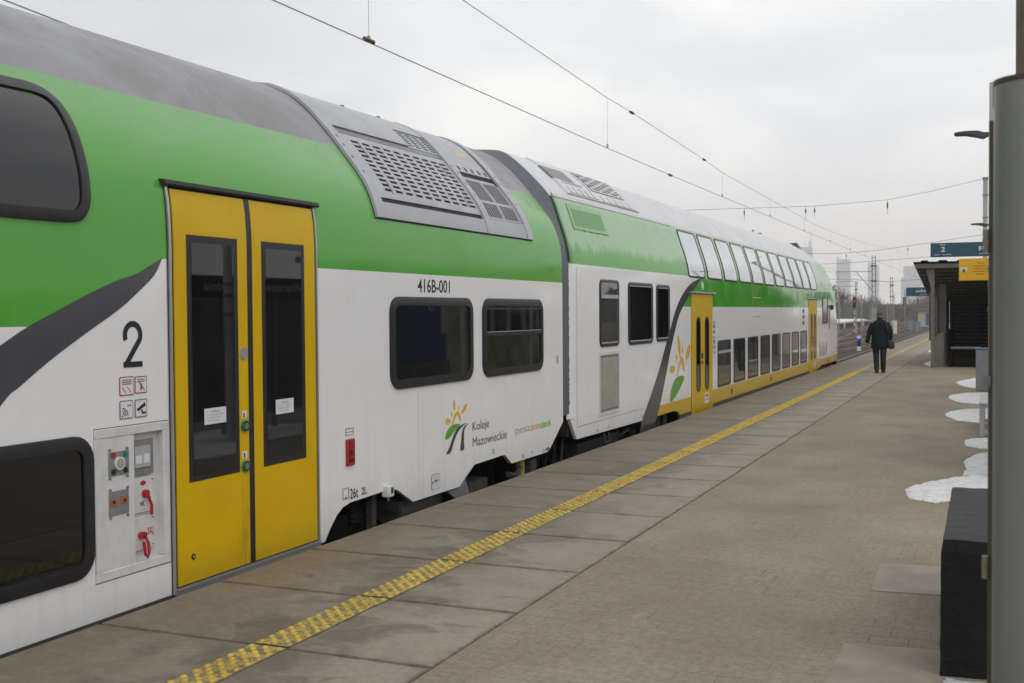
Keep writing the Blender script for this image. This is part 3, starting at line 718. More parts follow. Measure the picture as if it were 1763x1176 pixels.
q = MB(); put_text(q, 'Koleje', (XW+.003, 10.127, .538), .40, .115, 'y', .0); put_text(q, 'Mazowieckie', (XW+.003, 10.127, .404), .855, .093, 'y', .0); q.build('company_name', m_grayt, t1)
q = MB(); put_text(q, 'pesa', (XW+.003, 11.225, .392), .41, .085, 'y', -.012); q.build('maker_name', simple('grey outline', (.26, .26, .27), .4), t1)
q = MB(); put_text(q, 'sun', (XW+.003, 11.655, .412), .295, .062, 'y', .012); q.build('maker_name', m_org, t1)
q = MB(); put_text(q, 'deck', (XW+.003, 11.968, .412), .335, .085, 'y', .012); q.build('maker_name', m_lime, t1)
q = MB()
for tx, y_, z_, w_, h_ in (('26t', 7.795, .245, .125, .085), ('2L', 7.975, .252, .085, .062), ('1L', 10.615, .275, .05, .055), ('K', 11.42, .13, .04, .045), ('2 x 400A', 12.01, .128, .25, .042)):
    put_text(q, tx, (XW+.003, y_, z_), w_, h_, 'y', .01)
q.build('small_lettering', m_black, t1)
q = MB(); fr(q, 7.685, 7.775, .255, .345, .004, .001, .0035); q.box(XW+.001, XW+.0035, 7.715, 7.745, .262, .272); fr(q, 7.735, 7.857, .765, .822, .004, .001, .0035); q.box(XW+.001, XW+.0035, 7.735, 7.857, .79, .794); q.build('markings', m_grayt, t1)
q = MB(); disc(q, F1, 11.695, .168, .012, .022, .003, .002, 10); q.box(XW+.001, XW+.003, 12.475, 12.545, 1.135, 1.228); q.build('reflectors', simple('orange reflector', (.5, .17, .01), .3), t1)
q = MB(); q.box(XW+.002, XW+.0045, 12.480, 12.500, 1.14, 1.222); q.build('reflector_white', m_white, t1)
q = MB(); q.box(XW-.001, XW+.018, 7.736, 7.857, .520, .736); rb = q.build('emergency_box', m_red, t1, bevel=.004)
q = MB(); q.box(XW+.018, XW+.020, 7.76, 7.835, .545, .715); q.build('emergency_door', simple('darker red paint', (.20, .006, .008), .35), rb)
q = MB(); disc(q, F1, 7.80, .625, .014, .02, .026, .008); q.box(XW+.019, XW+.022, 7.765, 7.83, .548, .575); q.build('emergency_handle', m_dark, rb)
q = MB(); O = rrect(9.22, 9.405, .098, .245, .03); decal(q, F1, O, .002); hh = q.build('hatch_gap', m_grayt, t1); q = MB(); decal(q, F1, inset_loop(O, .004), .004); q.build('hatch_cover', m_whitebox, hh)
q = MB(); disc(q, F1, 9.247, .17, .010, .010, .006, .003, 10); q.box(XW+.004, XW+.0055, 9.27, 9.36, .178, .186); q.box(XW+.004, XW+.0055, 9.31, 9.322, .155, .178); q.build('hatch_mark', m_dark, hh)
q = MB(); q.box(XW-.02, XW+.055, 8.335, 8.435, .175, .275); cb = q.build('corner_bracket', m_whitebox, t1, bevel=.01); q = MB(); q.box(XW+.055, XW+.058, 8.375, 8.41, .205, .255); q.build('bracket_slot', m_dark, cb)
q = MB(); q.tube([(XW+.02, 8.385, .175), (XW+.02, 8.385, .14)], .012); q.build('bracket_pin', m_alu2, cb)
# seam beads on the wall
q = MB()
for y_, za, zb in ((8.98, .07, 1.05), (2.0, .1, 1.5)): q.box(XW-.001, XW+.0015, y_, y_+.004, za, zb)
q.box(XW-.001, XW+.002, 5.635, 5.641, .2, 2.1)
q.build('weld_seams', simple('seam grey', (.42, .42, .42), .5), t1)
# roof air conditioning unit
ac = MB(); patch(ac, F1, 8.285, 11.815, 2.550, 3.79, .002, nz=34); acu = ac.build('air_conditioner', m_dark, t1, smooth=50)
q = MB()
for ya, yb in ((8.30, 8.445), (10.560, 10.690), (11.640, 11.80)): patch(q, F1, ya, yb, 2.56, 3.79, .030, nz=34)
q.build('frame_rib', m_alu, acu, smooth=50)
q = MB(); patch(q, F1, 8.452, 10.553, 2.562, 2.700, .024, nz=4); patch(q, F1, 10.697, 11.633, 2.562, 2.722, .024, nz=4)
patch(q, F1, 8.452, 9.885, 3.392, 3.79, .024, nz=16); patch(q, F1, 9.893, 10.553, 3.572, 3.79, .024, nz=10); patch(q, F1, 10.697, 11.56, 3.235, 3.79, .020, nz=16)
q.build('cover_plate', m_alu, acu, smooth=50)
q = MB(); patch(q, F1, 8.452, 10.553, 3.338, 3.385, .010, nz=2); q.build('channel', m_alu2, acu)
q = MB(); lattice(q, F1, 8.565, 10.50, 2.805, 3.292, 11, .193, .133, .011, stag=False, fill_=.46)
patch(q, F1, 8.455, 8.565, 2.748, 3.332, .0115, .006, nz=12); patch(q, F1, 10.50, 10.552, 2.748, 3.332, .0115, .006, nz=12)
patch(q, F1, 8.565, 10.50, 2.748, 2.800, .0112, .006, nz=2); patch(q, F1, 8.565, 10.50, 3.292, 3.332, .0112, .006, nz=2)
q.build('grille', m_alu, acu)
q = MB()
for ya, za, zb in ((8.735, 3.15, 3.285), (8.735, 2.80, 2.915), (10.33, 3.14, 3.275), (10.33, 2.81, 2.92)): patch(q, F1, ya, ya+.025, za, zb, .0135, .004, nz=2)
q.build('grille_bar', m_alu2, acu)
q = MB(); lattice(q, F1, 9.90, 10.545, 3.405, 3.560, 6, .16, .120, .011, stag=False, fill_=.45); q.build('grille', m_alu, acu)
q = MB()
patch(q, F1, 10.70, 10.735, 2.735, 3.185, .009, .006, nz=8); patch(q, F1, 11.585, 11.63, 2.735, 3.185, .009, .006, nz=8)
patch(q, F1, 10.735, 11.585, 3.155, 3.185, .0092, .006, nz=1); patch(q, F1, 10.735, 11.585, 2.735, 2.752, .0092, .006, nz=1); patch(q, F1, 10.735, 11.585, 2.905, 2.932, .0092, .006, nz=1); patch(q, F1, 11.14, 11.18, 2.735, 3.185, .0094, .006, nz=8)
for (ya, yb) in ((10.735, 11.14), (11.18, 11.585)):
    for (za, zb) in ((2.752, 2.905), (2.932, 3.155)):
        k = 8; n_ = 5
        for i in range(k):
            a = ya+(yb-ya)*(i+.25)/k; wd_ = (yb-ya)/k*.36; sh = .0
            ra, rb2 = [], []
            for j in range(n_+1):
                z = za+(zb-za)*j/n_; ra.append(cf(F1, a+sh*j, z, .0085)); rb2.append(cf(F1, a+wd_+sh*j, z, .0085))
            q.rings([ra, rb2], cap=False, closed=False)
q.build('louvre', m_alu, acu)
q = MB()
for i in range(5): patch(q, F1, 10.78+.17*i, 10.78+.17*i+.05, 3.255, 3.30, .0215, .003, nz=1)
q.build('vent_slots', m_dark, acu)
q = MB(); patch(q, F1, 11.565, 11.632, 3.16, 3.79, .012, nz=16); q.build('seal_strip', m_dark, acu)
q = MB(); patch(q, F1, 11.05, 11.32, 3.44, 3.50, .0215, .003, nz=2); q.build('yellow_label', simple('faded yellow label', (.5, .42, .2), .5), acu)
q = MB()
for z_ in (2.95, 3.08, 3.19, 3.27): 
    for y_ in (8.37, 10.62, 11.72): disc(q, F1, y_, z_, .014, .014, .0325, .005, 8)
q.build('rib_bolts', m_alu2, acu)
q = MB()
for y_ in (9.5, 10.2): q.box(XC+.30, XC+.34, y_, y_+.03, 3.74, 3.792)
q.build('lifting_lug', m_alu2, acu)
# running gear, seen through the skirt openings
def bogie(parent, yc, span=1.25, xin=-5.48, name='bogie'):
    q = MB(); 
    q.box(xin+.10, xin+.26, yc-span-.35, yc+span+.35, -.22, -.02)
    q.box(xin-.9, xin+.1, yc-.2, yc+.2, -.4, .0)
    for s in (-1, 1): q.box(xin+.08, xin+.34, yc+s*span-.16, yc+s*span+.16, -.44, -.12)
    bo = q.build(name, m_under, parent, bevel=.02)
    for s in (-1, 1):
        for xx_ in (xin, 2*XC-xin):
            w_ = MB(); n = 28
            prof = [(-.07, .40), (-.07, .46), (-.035, .46), (-.035, .43), (.065, .42), (.065, .36), (.03, .34), (.03, .16), (.08, .14), (.08, 0.001)]
            w_.rings([[(xx_+a, yc+s*span+r_*math.cos(6.2832*k/n), -.30+r_*math.sin(6.2832*k/n)) for k in range(n)] for a, r_ in prof], cap=True)
            w_.build('wheel', m_unders, bo, smooth=40)
        sp_ = MB(); 
        for k in range(5): sp_.tube([(xin+.28+.0*k, yc+s*.38+.085*math.cos(a), -.12+.05*k+.05*a/6.28) for a in np.linspace(0, 6.28, 13)], .016, 6)
        sp_.build('spring', m_unders, bo, smooth=60)
    return bo
bogie(t1, 8.95, 1.1); bogie(t1, -8.5)
q = MB(); q.tube([(XW-.28, 8.92, -.06), (XW-.28, 9.72, -.06)], .135, 20); q.build('air_tank', simple('dusty tank', (.10, .10, .105), .5), t1, smooth=50)
q = MB(); q.box(XW-.15, XW-.09, 8.30, 8.37, -.5, .3); q.box(XW-.4, XW-.1, 8.78, 8.84, -.02, .06); q.build('strut', m_unders, t1)
q = MB(); q.prism([(9.86,.10),(10.02,.10),(10.19,-.20),(9.98,-.20),(9.86,-.10),(9.62,.03),(9.80,.06)], 'x', XW-.06, XW-.03); q.build('side_bracket', simple('grey bracket', (.16, .165, .18), .5), t1)
q = MB(); q.box(XW-.12, XW-.06, 11.52, 11.62, -.3, .12); q.build('yellow_step', simple('yellow iron', (.35, .25, .02), .6), t1)
q = MB(); q.box(XW-.16, XW-.06, 11.80, 11.98, -.3, .06); q.tube([(XW-.08, 11.2, -.02), (XW-.08, 11.4, -.06), (XW-.08, 11.55, .02)], .03); q.box(XW-.3, XW-.1, 10.25, 10.7, -.3, .02); q.build('coupler_boxes', m_unders, t1)
q = MB(); q.tube([(XC, YE1-.1, -.05), (XC, YE1+.6, -.05)], .12, 12); q.build('coupler', m_under, t1)
q = MB(); 
for k in range(6): q.tube([(XC+.75+.1*k, YE1-.05, .25), (XC+.8+.1*k, YE1+.2, -.1-.02*k), (XC+.75+.1*k, YE1+.45, .25)], .02, 6)
q.build('jumper_cables', m_dark, t1, smooth=50)

# ------------------------------------------------------------ cab coach
t2 = thing('cab_coach', (XC, 26, -.72), 'far cab coach, two window rows, yellow skirt, pale roof and rounded nose at the end', 'train coach')
YS, YN = 13.17, 39.0
def yend(z):
    return float(np.interp(z, [-1, 1.28, 1.36, 2.12, 2.6, 2.85, 3.1, 3.3, 3.55, 3.82], [39.0, 39.0, 38.72, 38.12, 38.35, 38.15, 37.6, 36.9, 36.0, 35.2]))
def nose_rings(ZS):
    rings = []
    rings.append([(XW-F2(z)-.050, 12.95, z) for z in ZS]); rings.append([(XW-F2(z)-.012, 13.06, z) for z in ZS])
    rings.append([(XW-F2(z), YS, z) for z in ZS])
    rings.append([(XW-F2(z), 34.2, z) for z in ZS])
    for u in np.linspace(.35, 1, 12):
        s = (u-.35)/.65; r = []
        for z in ZS:
            ye = yend(z); y = 34.2+(ye-34.2)*math.sin(u*math.pi/2)**1.0 if u < 1 else ye
            tap = .0 if s < .7 else .30*((s-.7)/.3)**2
            if z > 2.3: tap += .12*s*s
            hw = XW-F2(z)-XC; r.append((XC+max(hw-tap*(hw/1.42)-.0, .0), y, z))
        rings.append(r)
    return rings
b = MB(); rr = nose_rings(ZS2); b.rings(rr, cap=False, closed=False)
b.rings([[(2*XC-q[0], q[1], q[2]) for q in r] for r in rr], cap=False, closed=False)
last = rr[-1]; b.rings([last, [(2*XC-q[0], q[1], q[2]) for q in last]], cap=False, closed=False)
OUT2 = [(12.945,.42),(13.18,.154),(16.20,.123),(17.80,.118),(18.02,.10),(18.16,.06),(18.235,-.02),(18.25,-.30),(34.45,-.30),(34.55,-.02),(34.8,.075),(38.35,.06),(38.60,.06),(38.62,-.1),(38.75,-.1)]
skirt(b, OUT2, .42); 
b.add([(XW,38.75,-.1),(XW,38.75,.42),(rr[-1][0][0],39.0,.42),(rr[-1][0][0],39.0,-.1),(2*XC-XW+.3,39.0,-.1),(2*XC-XW+.3,39.0,.42)], [(0,1,2,3),(3,2,5,4)])
b.add([(2*XC-XW,13,-.1),(2*XC-XW,39,-.1),(2*XC-XW,39,.42),(2*XC-XW,13,.42)], [(0,1,2,3)])
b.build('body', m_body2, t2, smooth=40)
b = MB(); rr = nose_rings(ZR2); b.rings(rr, cap=False, closed=False); b.rings([[(2*XC-q[0], q[1], q[2]) for q in r] for r in rr], cap=False, closed=False)
last = rr[-1]; b.rings([last, [(2*XC-q[0], q[1], q[2]) for q in last]], cap=False, closed=False)
b.build('roof', m_roof2, t2, smooth=50)
b = MB(); ring = [(XW-F2(z)-.06, 12.955, z) for z in ZS2+ZR2[1:]]; ring += [(2*XC-q[0], q[1], q[2]) for q in ring[::-1]]; b.add(ring, [tuple(range(len(ring)))])
b.box(XW-2.75, XW-.06, 13.0, 38.6, .2, .42); b.box(XC-1.1, XC+.55, 13.1, 38.2, -.62, .199); b.build('underframe', m_under, t2)
# gangway fairing between the coaches
b = MB(); zz_ = [.49, 1.2, 2.1, 2.3, 2.45, 2.57, 2.63, 2.71, 2.79, 2.86, 2.94, 3.02, 3.11, 3.2, 3.25, 3.33, 3.42, 3.53, 3.6, 3.65, 3.7, 3.735, 3.76, 3.785, 3.80]
A = [(XW-F1(z)-.003, YE1+.005, z) for z in zz_]; Mm = [(XW-.5*F1(z)-.5*F2(z)-.006, 12.83, z) for z in zz_]; B = [(XW-F2(z)-.010, 12.94, z) for z in zz_]
B2 = [(XW-F2(z)-.01, 12.99, z) for z in zz_ if z > 2.3]
b.rings([A, Mm, B], cap=False, closed=False); b.rings([[(2*XC-q[0], q[1], q[2]) for q in r] for r in (A, Mm, B)], cap=False, closed=False)
b.build('gangway_fairing', m_rub, t2, smooth=50)
q = MB(); patch(q, F2, 12.96, 13.02, 2.37, 3.19, .01, .05, nz=14); q.build('edge_strip', simple('dark green paint', (.02, .12, .012), .25), t2, smooth=40)
q = MB(); 
for k in range(30): z = .6+k*.058; q.box(XW-.045, XW-.020, 12.935, 12.975+rnd.uniform(0, .018), z, z+.035+rnd.uniform(0, .02))
q.build('worn_seal', m_dark, t2)
# corner bead along the top of the green wall
q = MB(); patch(q, F2, 13.05, 18.6, 3.185, 3.235, .008, nz=3); q.build('roof_bead', simple('lilac grey bead', (.45, .45, .5), .3), t2, smooth=50)
# livery band
WL = [(15.86,-.06),(16.049,.151),(16.559,.525),(16.973,.854),(17.349,1.213),(17.628,1.46),(17.913,1.730),(18.207,1.926),(18.570,2.093),(19.073,2.240),(19.80,2.345)]
WR = [(16.62,-.06),(16.754,.05),(17.018,.308),(17.288,.635),(17.622,1.087),(17.910,1.420),(18.146,1.650),(18.446,1.830),(18.879,2.016),(19.332,2.185),(19.80,2.345)]
WLs = spline(WL, 5, closed=False); WRs = spline(WR, 5, closed=False)
q = MB(); n = len(WLs); q.rings([[cf(F2, y, z, .0025) for y, z in WLs], [cf(F2, y, z, .0025) for y, z in WRs]], cap=False, closed=False); q.build('livery_band', m_band, t2)
q = MB()
for P in (petal((18.10,1.36),(18.255,.965),.15), petal((18.377,1.165),(18.411,1.03),.06), petal((18.93,1.16),(18.600,.92),.19,.42), petal((17.965,1.04),(18.06,.91),.085), petal((17.59,.805),(17.93,.808),.13,.42)): decal(q, F2, P, .003)
decal(q, F2, spline([(18.02,.68),(18.12,.84),(18.24,.96),(18.36,.99),(18.47,.90),(18.52,.75),(18.46,.745),(18.38,.83),(18.31,.885),(18.23,.86),(18.14,.77),(18.07,.68)], 4), .003)
lg2 = q.build('sun_mark', m_org, t2)
q = MB(); decal(q, F2, spline([(17.60,.31),(17.66,.46),(17.86,.61),(18.15,.67),(18.50,.64),(18.30,.50),(18.0,.37),(17.68,.28)], 5), .003); q.build('leaf_mark', m_lgr, lg2)
# windows
for k in range(11):
    ya = 18.82+1.4005*k; O = rrect(ya, ya+1.21, 2.325, 3.155, .09)
    window(t2, F2, O, inset_loop(O, .030), m_blackfr, m_glass2, .012, .006)
for k in range(8):
    ya = 21.0+1.4165*k; O = rrect(ya, ya+1.13, .298, 1.186, .07); wdo = window(t2, F2, O, inset_loop(O, .035), m_blackfr, m_glassd, .012, .006)
    if k == 0: q = MB(); q.box(XW+.006, XW+.016, ya+.04, ya+1.09, .935, .985); q.build('sash_bar', m_alu, wdo)
for ya, yb, za, zb, sash in ((14.08, 14.905, 1.278, 2.178, True), (15.345, 16.595, 1.268, 2.168, False), (16.80, 17.56, 1.275, 2.162, False)):
    O = rrect(ya, yb, za, zb, .09); wdo = window(t2, F2, O, inset_loop(O, .038), m_blackfr, m_glassd if sash else m_glass1, .018, .006)
    Q = inset_loop(O, .042); Q2 = inset_loop(O, .060)
    q = MB(); q.rings([[cf(F2, y, z, .010) for y, z in Q], [cf(F2, y, z, .010) for y, z in Q2]], cap=False); q.build('inner_trim', m_alu, wdo)
    if sash: q = MB(); q.box(XW+.006, XW+.020, ya+.05, yb-.05, 1.925, 1.975); q.build('sash_bar', m_alu, wdo)
# louvre panel
q = MB(); x0 = XW; fr(q, 14.05, 14.925, .365, 1.205, .04, .0, .012); lv = q.build('louvre_panel', m_whitebox, t2)
q = MB(); q.box(XW+.001, XW+.003, 14.05+.04, 14.925-.04, .405, 1.165); q.build('louvre_back', m_alu2, lv)
q = MB()
for k in range(15): q.box(XW+.003, XW+.010, 14.13+.048*k, 14.155+.048*k, .44, 1.13)
q.build('louvre_slats', simple('beige slats', (.36, .35, .31), .5), lv)
q = MB(); q.box(XW-.001, XW+.0015, 13.20, 13.206, .30, 2.30); q.box(XW-.001, XW+.0015, 13.2, 16.0, .303, .308); q.build('panel_seams', m_grayt, t2)
q = MB()
for y_ in (14.4, 16.0, 13.95): put_text(q, 'm', (XW+.003, y_, .17), .06, .03, 'y', .02)
for k in range(7): q.box(XW+.002, XW+.003, 20.66, 20.78, .95+.095*k, .985+.095*k+.02*(k % 3))
for k in range(5): q.box(XW+.002, XW+.003, 34.6+.35*k, 34.72+.35*k, .35, .75-.1*(k % 2))
for k in range(3): q.box(XW+.002, XW+.003, 31.3, 31.6, 1.35+.16*k, 1.45+.16*k)
q.build('small_markings', m_grayt, t2)
q = MB(); q.box(XW, XW+.01, 24.4, 25.3, 2.02, 2.035); q.box(XW, XW+.01, 24.4, 25.3, 1.62, 1.635); q.build('grab_rail', m_paleg, t2)
q = MB(); q.tube([(XW, 14.25, .12), (XW+.02, 14.25, .0), (XW+.02, 14.45, .0), (XW, 14.45, .12)], .012, 6); q.build('step_iron', m_unders, t2)
# doors
for dn, (y0, y1) in enumerate(((18.985, 20.540), (32.425, 33.955))):
    ym = (y0+y1)/2
    q = MB(); q.box(XW-.001, XW+.003, y0-.012, y1+.012, -.22, 2.052); q.build('door_gap', m_dark, t2)
    for s, (a, c1) in enumerate(((y0, ym-.006), (ym+.006, y1))):
        q = MB(); q.box(XW-.0, XW+.014, a, c1, -.20, 2.045); leaf = q.build('door_leaf', m_yel, t2, bevel=.004)
        mc = (a+c1)/2+(.07 if s == 0 else -.07)
        O = rrect(mc-.155, mc+.155, .318, 1.650, .150, 8); f_ = MB()
        Q = inset_loop(O, .035)
        f_.rings([[(XW+.010, y, z) for y, z in O], [(XW+.020, y, z) for y, z in O], [(XW+.020, y, z) for y, z in Q]], cap=False); f_.build('window_border', m_blackfr, leaf)
        g_ = MB(); fill(g_, F2, Q, .017, 16); g_.build('pane', m_glass1, leaf)
    q = MB(); q.box(XW, XW+.05, y0-.07, y1+.15, 2.058, 2.085); q.build('rain_gutter', m_alu, t2)
    q = MB(); q.box(XW+.014, XW+.017, ym+.16, ym+.47, .08, .27); nb = q.build('door_notice', m_white, t2)
    q = MB(); q.box(XW+.017, XW+.018, ym+.22, ym+.40, .20, .235); q.box(XW+.017, XW+.018, ym+.20, ym+.43, .14, .155); q.build('notice_print', m_red, nb)
    q = MB(); disc(q, F2, ym-.05, .95, .035, .05, .03, .02, 12); disc(q, F2, ym-.05, .83, .02, .03, .03, .02, 10); q.build('door_button', m_blackfr, t2)
    q = MB(); disc(q, F2, ym+.03, 2.19, .05, .07, .02, .02, 12); q.build('door_lamp', m_paleg, t2)
# cab side window, front glass, mirror
O = rrect(35.2, 36.35, 1.33, 2.15, .07); window(t2, F2, O, inset_loop(O, .05), m_blackfr, simple('brown cab glass', (.12, .10, .08), .1), .015, .006)
q = MB(); q.prism([(37.45,2.12),(37.98,2.12),(38.40,1.40),(37.6,1.50)], 'x', XW-.5, XW-.045); q.build('front_window', m_glass1, t2)
q = MB(); q.rings([[(XW-F2(z)-.10+.02, 37.0+a, z) for a, z in ((0, 3.12), (.25, 3.12), (.9, 2.64), (.7, 2.64))], [(XW-F2(z)-.14, 37.0+a, z) for a, z in ((0, 3.12), (.25, 3.12), (.9, 2.64), (.7, 2.64))]]); q.build('nose_grille', simple('dark green nose grille', (.03, .13, .02), .4), t2)
q = MB(); q.prism([(34.6, 3.78), (35.2, 3.70), (36.4, 3.40), (36.9, 3.22), (36.6, 3.22), (35.3, 3.50)], 'x', XC+.2, XC+.75); q.build('roof_screen', m_alu2, t2)
q = MB(); q.box(XW, XW+.10, 36.95, 37.0, 1.75, 1.90); q.build('cab_mirror', m_dark, t2)
q = MB(); q.box(XW+.001, XW+.003, 36.6, 36.9, 1.15, 1.75); q.build('red_marking', simple('pale red print', (.5, .15, .12), .5), t2)
q = MB(); q.tube([(XC+.1, 31.0, 3.8), (XC+.1, 31.0, 3.86), (XC+.05, 31.5, 4.0)], [.02, .05, .015], 8); q.tube([(XC+.1, 31.9, 3.8), (XC+.1, 31.9, 3.93)], .10, 10); q.build('roof_antenna', m_dark, t2, smooth=50)
q = MB()
for yc_ in (22.2, 26.5, 36.5): q.box(XW+.0, XW+.006, yc_, yc_+.10, .10, .19)
q.build('skirt_latch', m_dark, t2)
# roof equipment of the cab coach
q = MB(); patch(q, F2, 13.75, 16.95, 3.285, 3.78, .02, nz=14); rb_ = q.build('roof_unit', m_roof2, t2, smooth=50)
q = MB(); patch(q, F2, 13.70, 14.55, 3.50, 3.66, .025, nz=3); q.build('dark_screen', m_alu2, rb_)
q = MB(); patch(q, F2, 15.15, 16.65, 3.45, 3.72, .024, nz=5); q.build('grille_back', m_dark, rb_)
q = MB(); lattice(q, F2, 15.15, 16.65, 3.46, 3.715, 7, .42, .34, .034, fill_=.42); q.build('grille', m_roof2, rb_)
q = MB()
for k in range(5): patch(q, F2, 13.95+.24*k, 13.98+.24*k, 3.31, 3.40, .023, .003, nz=1)
for k in range(5): patch(q, F2, 15.30+.31*k, 15.33+.31*k, 3.30, 3.39, .023, .003, nz=1)
patch(q, F2, 13.9, 15.05, 3.300, 3.308, .0235, .003, nz=1); patch(q, F2, 15.2, 16.8, 3.292, 3.300, .0235, .003, nz=1)
patch(q, F2, 14.98, 15.01, 3.42, 3.74, .0235, .003, nz=4); patch(q, F2, 13.95, 14.75, 3.45, 3.456, .0235, .003, nz=1); patch(q, F2, 14.0, 14.8, 3.475, 3.481, .0235, .003, nz=1)
q.build('seam_slots', m_alu2, rb_)
q = MB(); patch(q, F2, 13.40, 14.80, 2.80, 3.125, .004, nz=5); gp = q.build('green_hatch', simple('pale dusty green', (.24, .40, .20), .35), t2)
q = MB(); patch(q, F2, 13.52, 14.71, 2.845, 3.07, .006, .002, nz=4); q.build('green_hatch_cover', simple('clean green paint', (.06, .24, .03), .3), gp)
q = MB(); patch(q, F2, 13.40, 14.80, 2.795, 2.802, .007, .004, nz=1); patch(q, F2, 13.40, 13.412, 2.80, 3.125, .007, .004, nz=4)
for k in range(4): disc(q, F2, 13.8+.28*k, 2.795, .02, .012, .010, .004, 8)
q.build('hatch_hinge', simple('olive green', (.10, .2, .04), .5), gp)
bogie(t2, 15.9, 1.2); bogie(t2, 36.3, 1.0)
q = MB(); q.box(XW-.35, XW-.10, 13.5, 15.2, -.6, .05); q.box(XW-.25, XW-.08, 15.9, 16.5, -.6, .0); q.tube([(XW-.15, 15.3, -.05), (XW-.10, 15.6, .03), (XW-.15, 15.85, -.05)], .03, 8); q.build('equipment_box', m_under, t2, bevel=.01)
q = MB(); q.box(XW-.11, XW-.06, 16.35, 16.95, -.6, .12); q.build('band_bracket', simple('grey bracket paint', (.09, .09, .10), .5), t2)
q = MB()
for y_ in (17.35, 17.75): q.tube([(XW-.15, y_, -.3), (XW-.15, y_, .07)], .05, 10)
for y_ in (34.9, 35.4, 36.1, 37.1, 37.6): q.tube([(XW-.12, y_, -.3), (XW-.12, y_, .05)], .09, 10)
q.build('damper', m_unders, t2, smooth=50)

# ------------------------------------------------------------ platform furniture
# rounded grey information pillar, closest to the lens
tp = thing('information_pillar', (.25, 3.0, 0), 'tall grey metal pillar with rounded edge, standing closest on the right', 'pillar')
def rcol(x0, x1, y0, y1, r, z, n=10):
    out = []
    for cx_, cy_, a in ((x1-r, y1-r, 0), (x0+r, y1-r, 90), (x0+r, y0+r, 180), (x1-r, y0+r, 270)):
        for k in range(n+1): t = R_(a+90*k/n); out.append((cx_+r*math.cos(t), cy_+r*math.sin(t), z))
    return out
m_pil = simple('satin grey pillar', (.185, .188, .19), .36, .3, .06, 2.5)
q = MB(); q.rings([rcol(0, .55, 2.80, 3.25, .085, z) for z in (0, 2.270)]); q.build('shell', m_pil, tp, smooth=40)
q = MB(); q.rings([rcol(-.002, .552, 2.798, 3.252, .087, z) for z in (2.2705, 2.282)]); q.build('top_rim', simple('dark bronze rim', (.04, .028, .022), .5), tp, smooth=40)
q = MB(); q.box(-.010, .003, 2.93, 3.22, .05, 2.20); q.build('door_edge', simple('brown door edge', (.10, .075, .055), .5), tp)
q = MB()
for za in (1.885, 1.098):
    for j in range(2): q.tube([(-.0145, 2.93, za+j*.028), (-.0145, 2.93, za+j*.028+.0265)], .0085, 14)
q.build('hinge', simple('beige hinge', (.24, .22, .17), .4, .3), tp, smooth=40)
q = MB(); q.rings([[(-.004-.018*math.cos(a), 2.93+.010*math.sin(a), 1.563) for a in np.linspace(-1.57, 1.57, 9)], [(-.004-.018*math.cos(a), 2.93+.01*math.sin(a), 1.588) for a in np.linspace(-1.57, 1.57, 9)]]); q.build('catch', m_alu2, tp)
q = MB(); q.tube([(.085, 2.796, 1.02), (.085, 2.80, 1.02)], .010, 12); q.build('stain', simple('brown stain', (.12, .11, .09), .6), tp)
tag((lambda q: (q.tube([(.165, 5, 0), (.160, 5, 6.5)], .082, 16), q.build('wooden_pole', simple('weathered brown pole', (.115, .095, .07), .8, 0, .25, 12), None, smooth=40))[1])(MB()), 'brown weathered pole rising behind the top of the grey pillar', 'pole')
# dark rough block
bm = bmesh.new(); 
q = MB(); q.rings([[(-.226,5.67,0),(.42,5.72,0),(.42,7.42,0),(-.232,7.40,0)], [(-.222,5.67,.60),(.42,5.72,.60),(.42,7.42,.60),(-.230,7.40,.60)], [(-.212,5.69,.655),(.42,5.74,.645),(.42,7.40,.65),(-.225,7.39,.655)]])
def rock_mat(name, col):
    t = MT(name); c = t.mix(t.ramp(t.noise(30, 6, .8, (1, .3, 1)), .35, .68), col, tuple(v*2.4 for v in col)); t.bump(t.noise(22, 8, .8, (1, .45, 1)), .9, .02); return t.fin(c, .55, 0, .32)
blk = q.build('concrete_block', rock_mat('black bitumen coating', (.0028, .0028, .0036)), None); bm.free()
sub = blk.modifiers.new('s', 'SUBSURF'); sub.subdivision_type = 'SIMPLE'; sub.levels = 5; sub.render_levels = 5
tx = bpy.data.textures.new('rough', 'CLOUDS'); tx.noise_scale = .07; tx.noise_depth = 3
dm_ = blk.modifiers.new('d', 'DISPLACE'); dm_.texture = tx; dm_.strength = .012; dm_.mid_level = .5; dm_.texture_coords = 'LOCAL'
tag(blk, 'knee-high black rough block beside the grey pillar with snow round it', 'block')
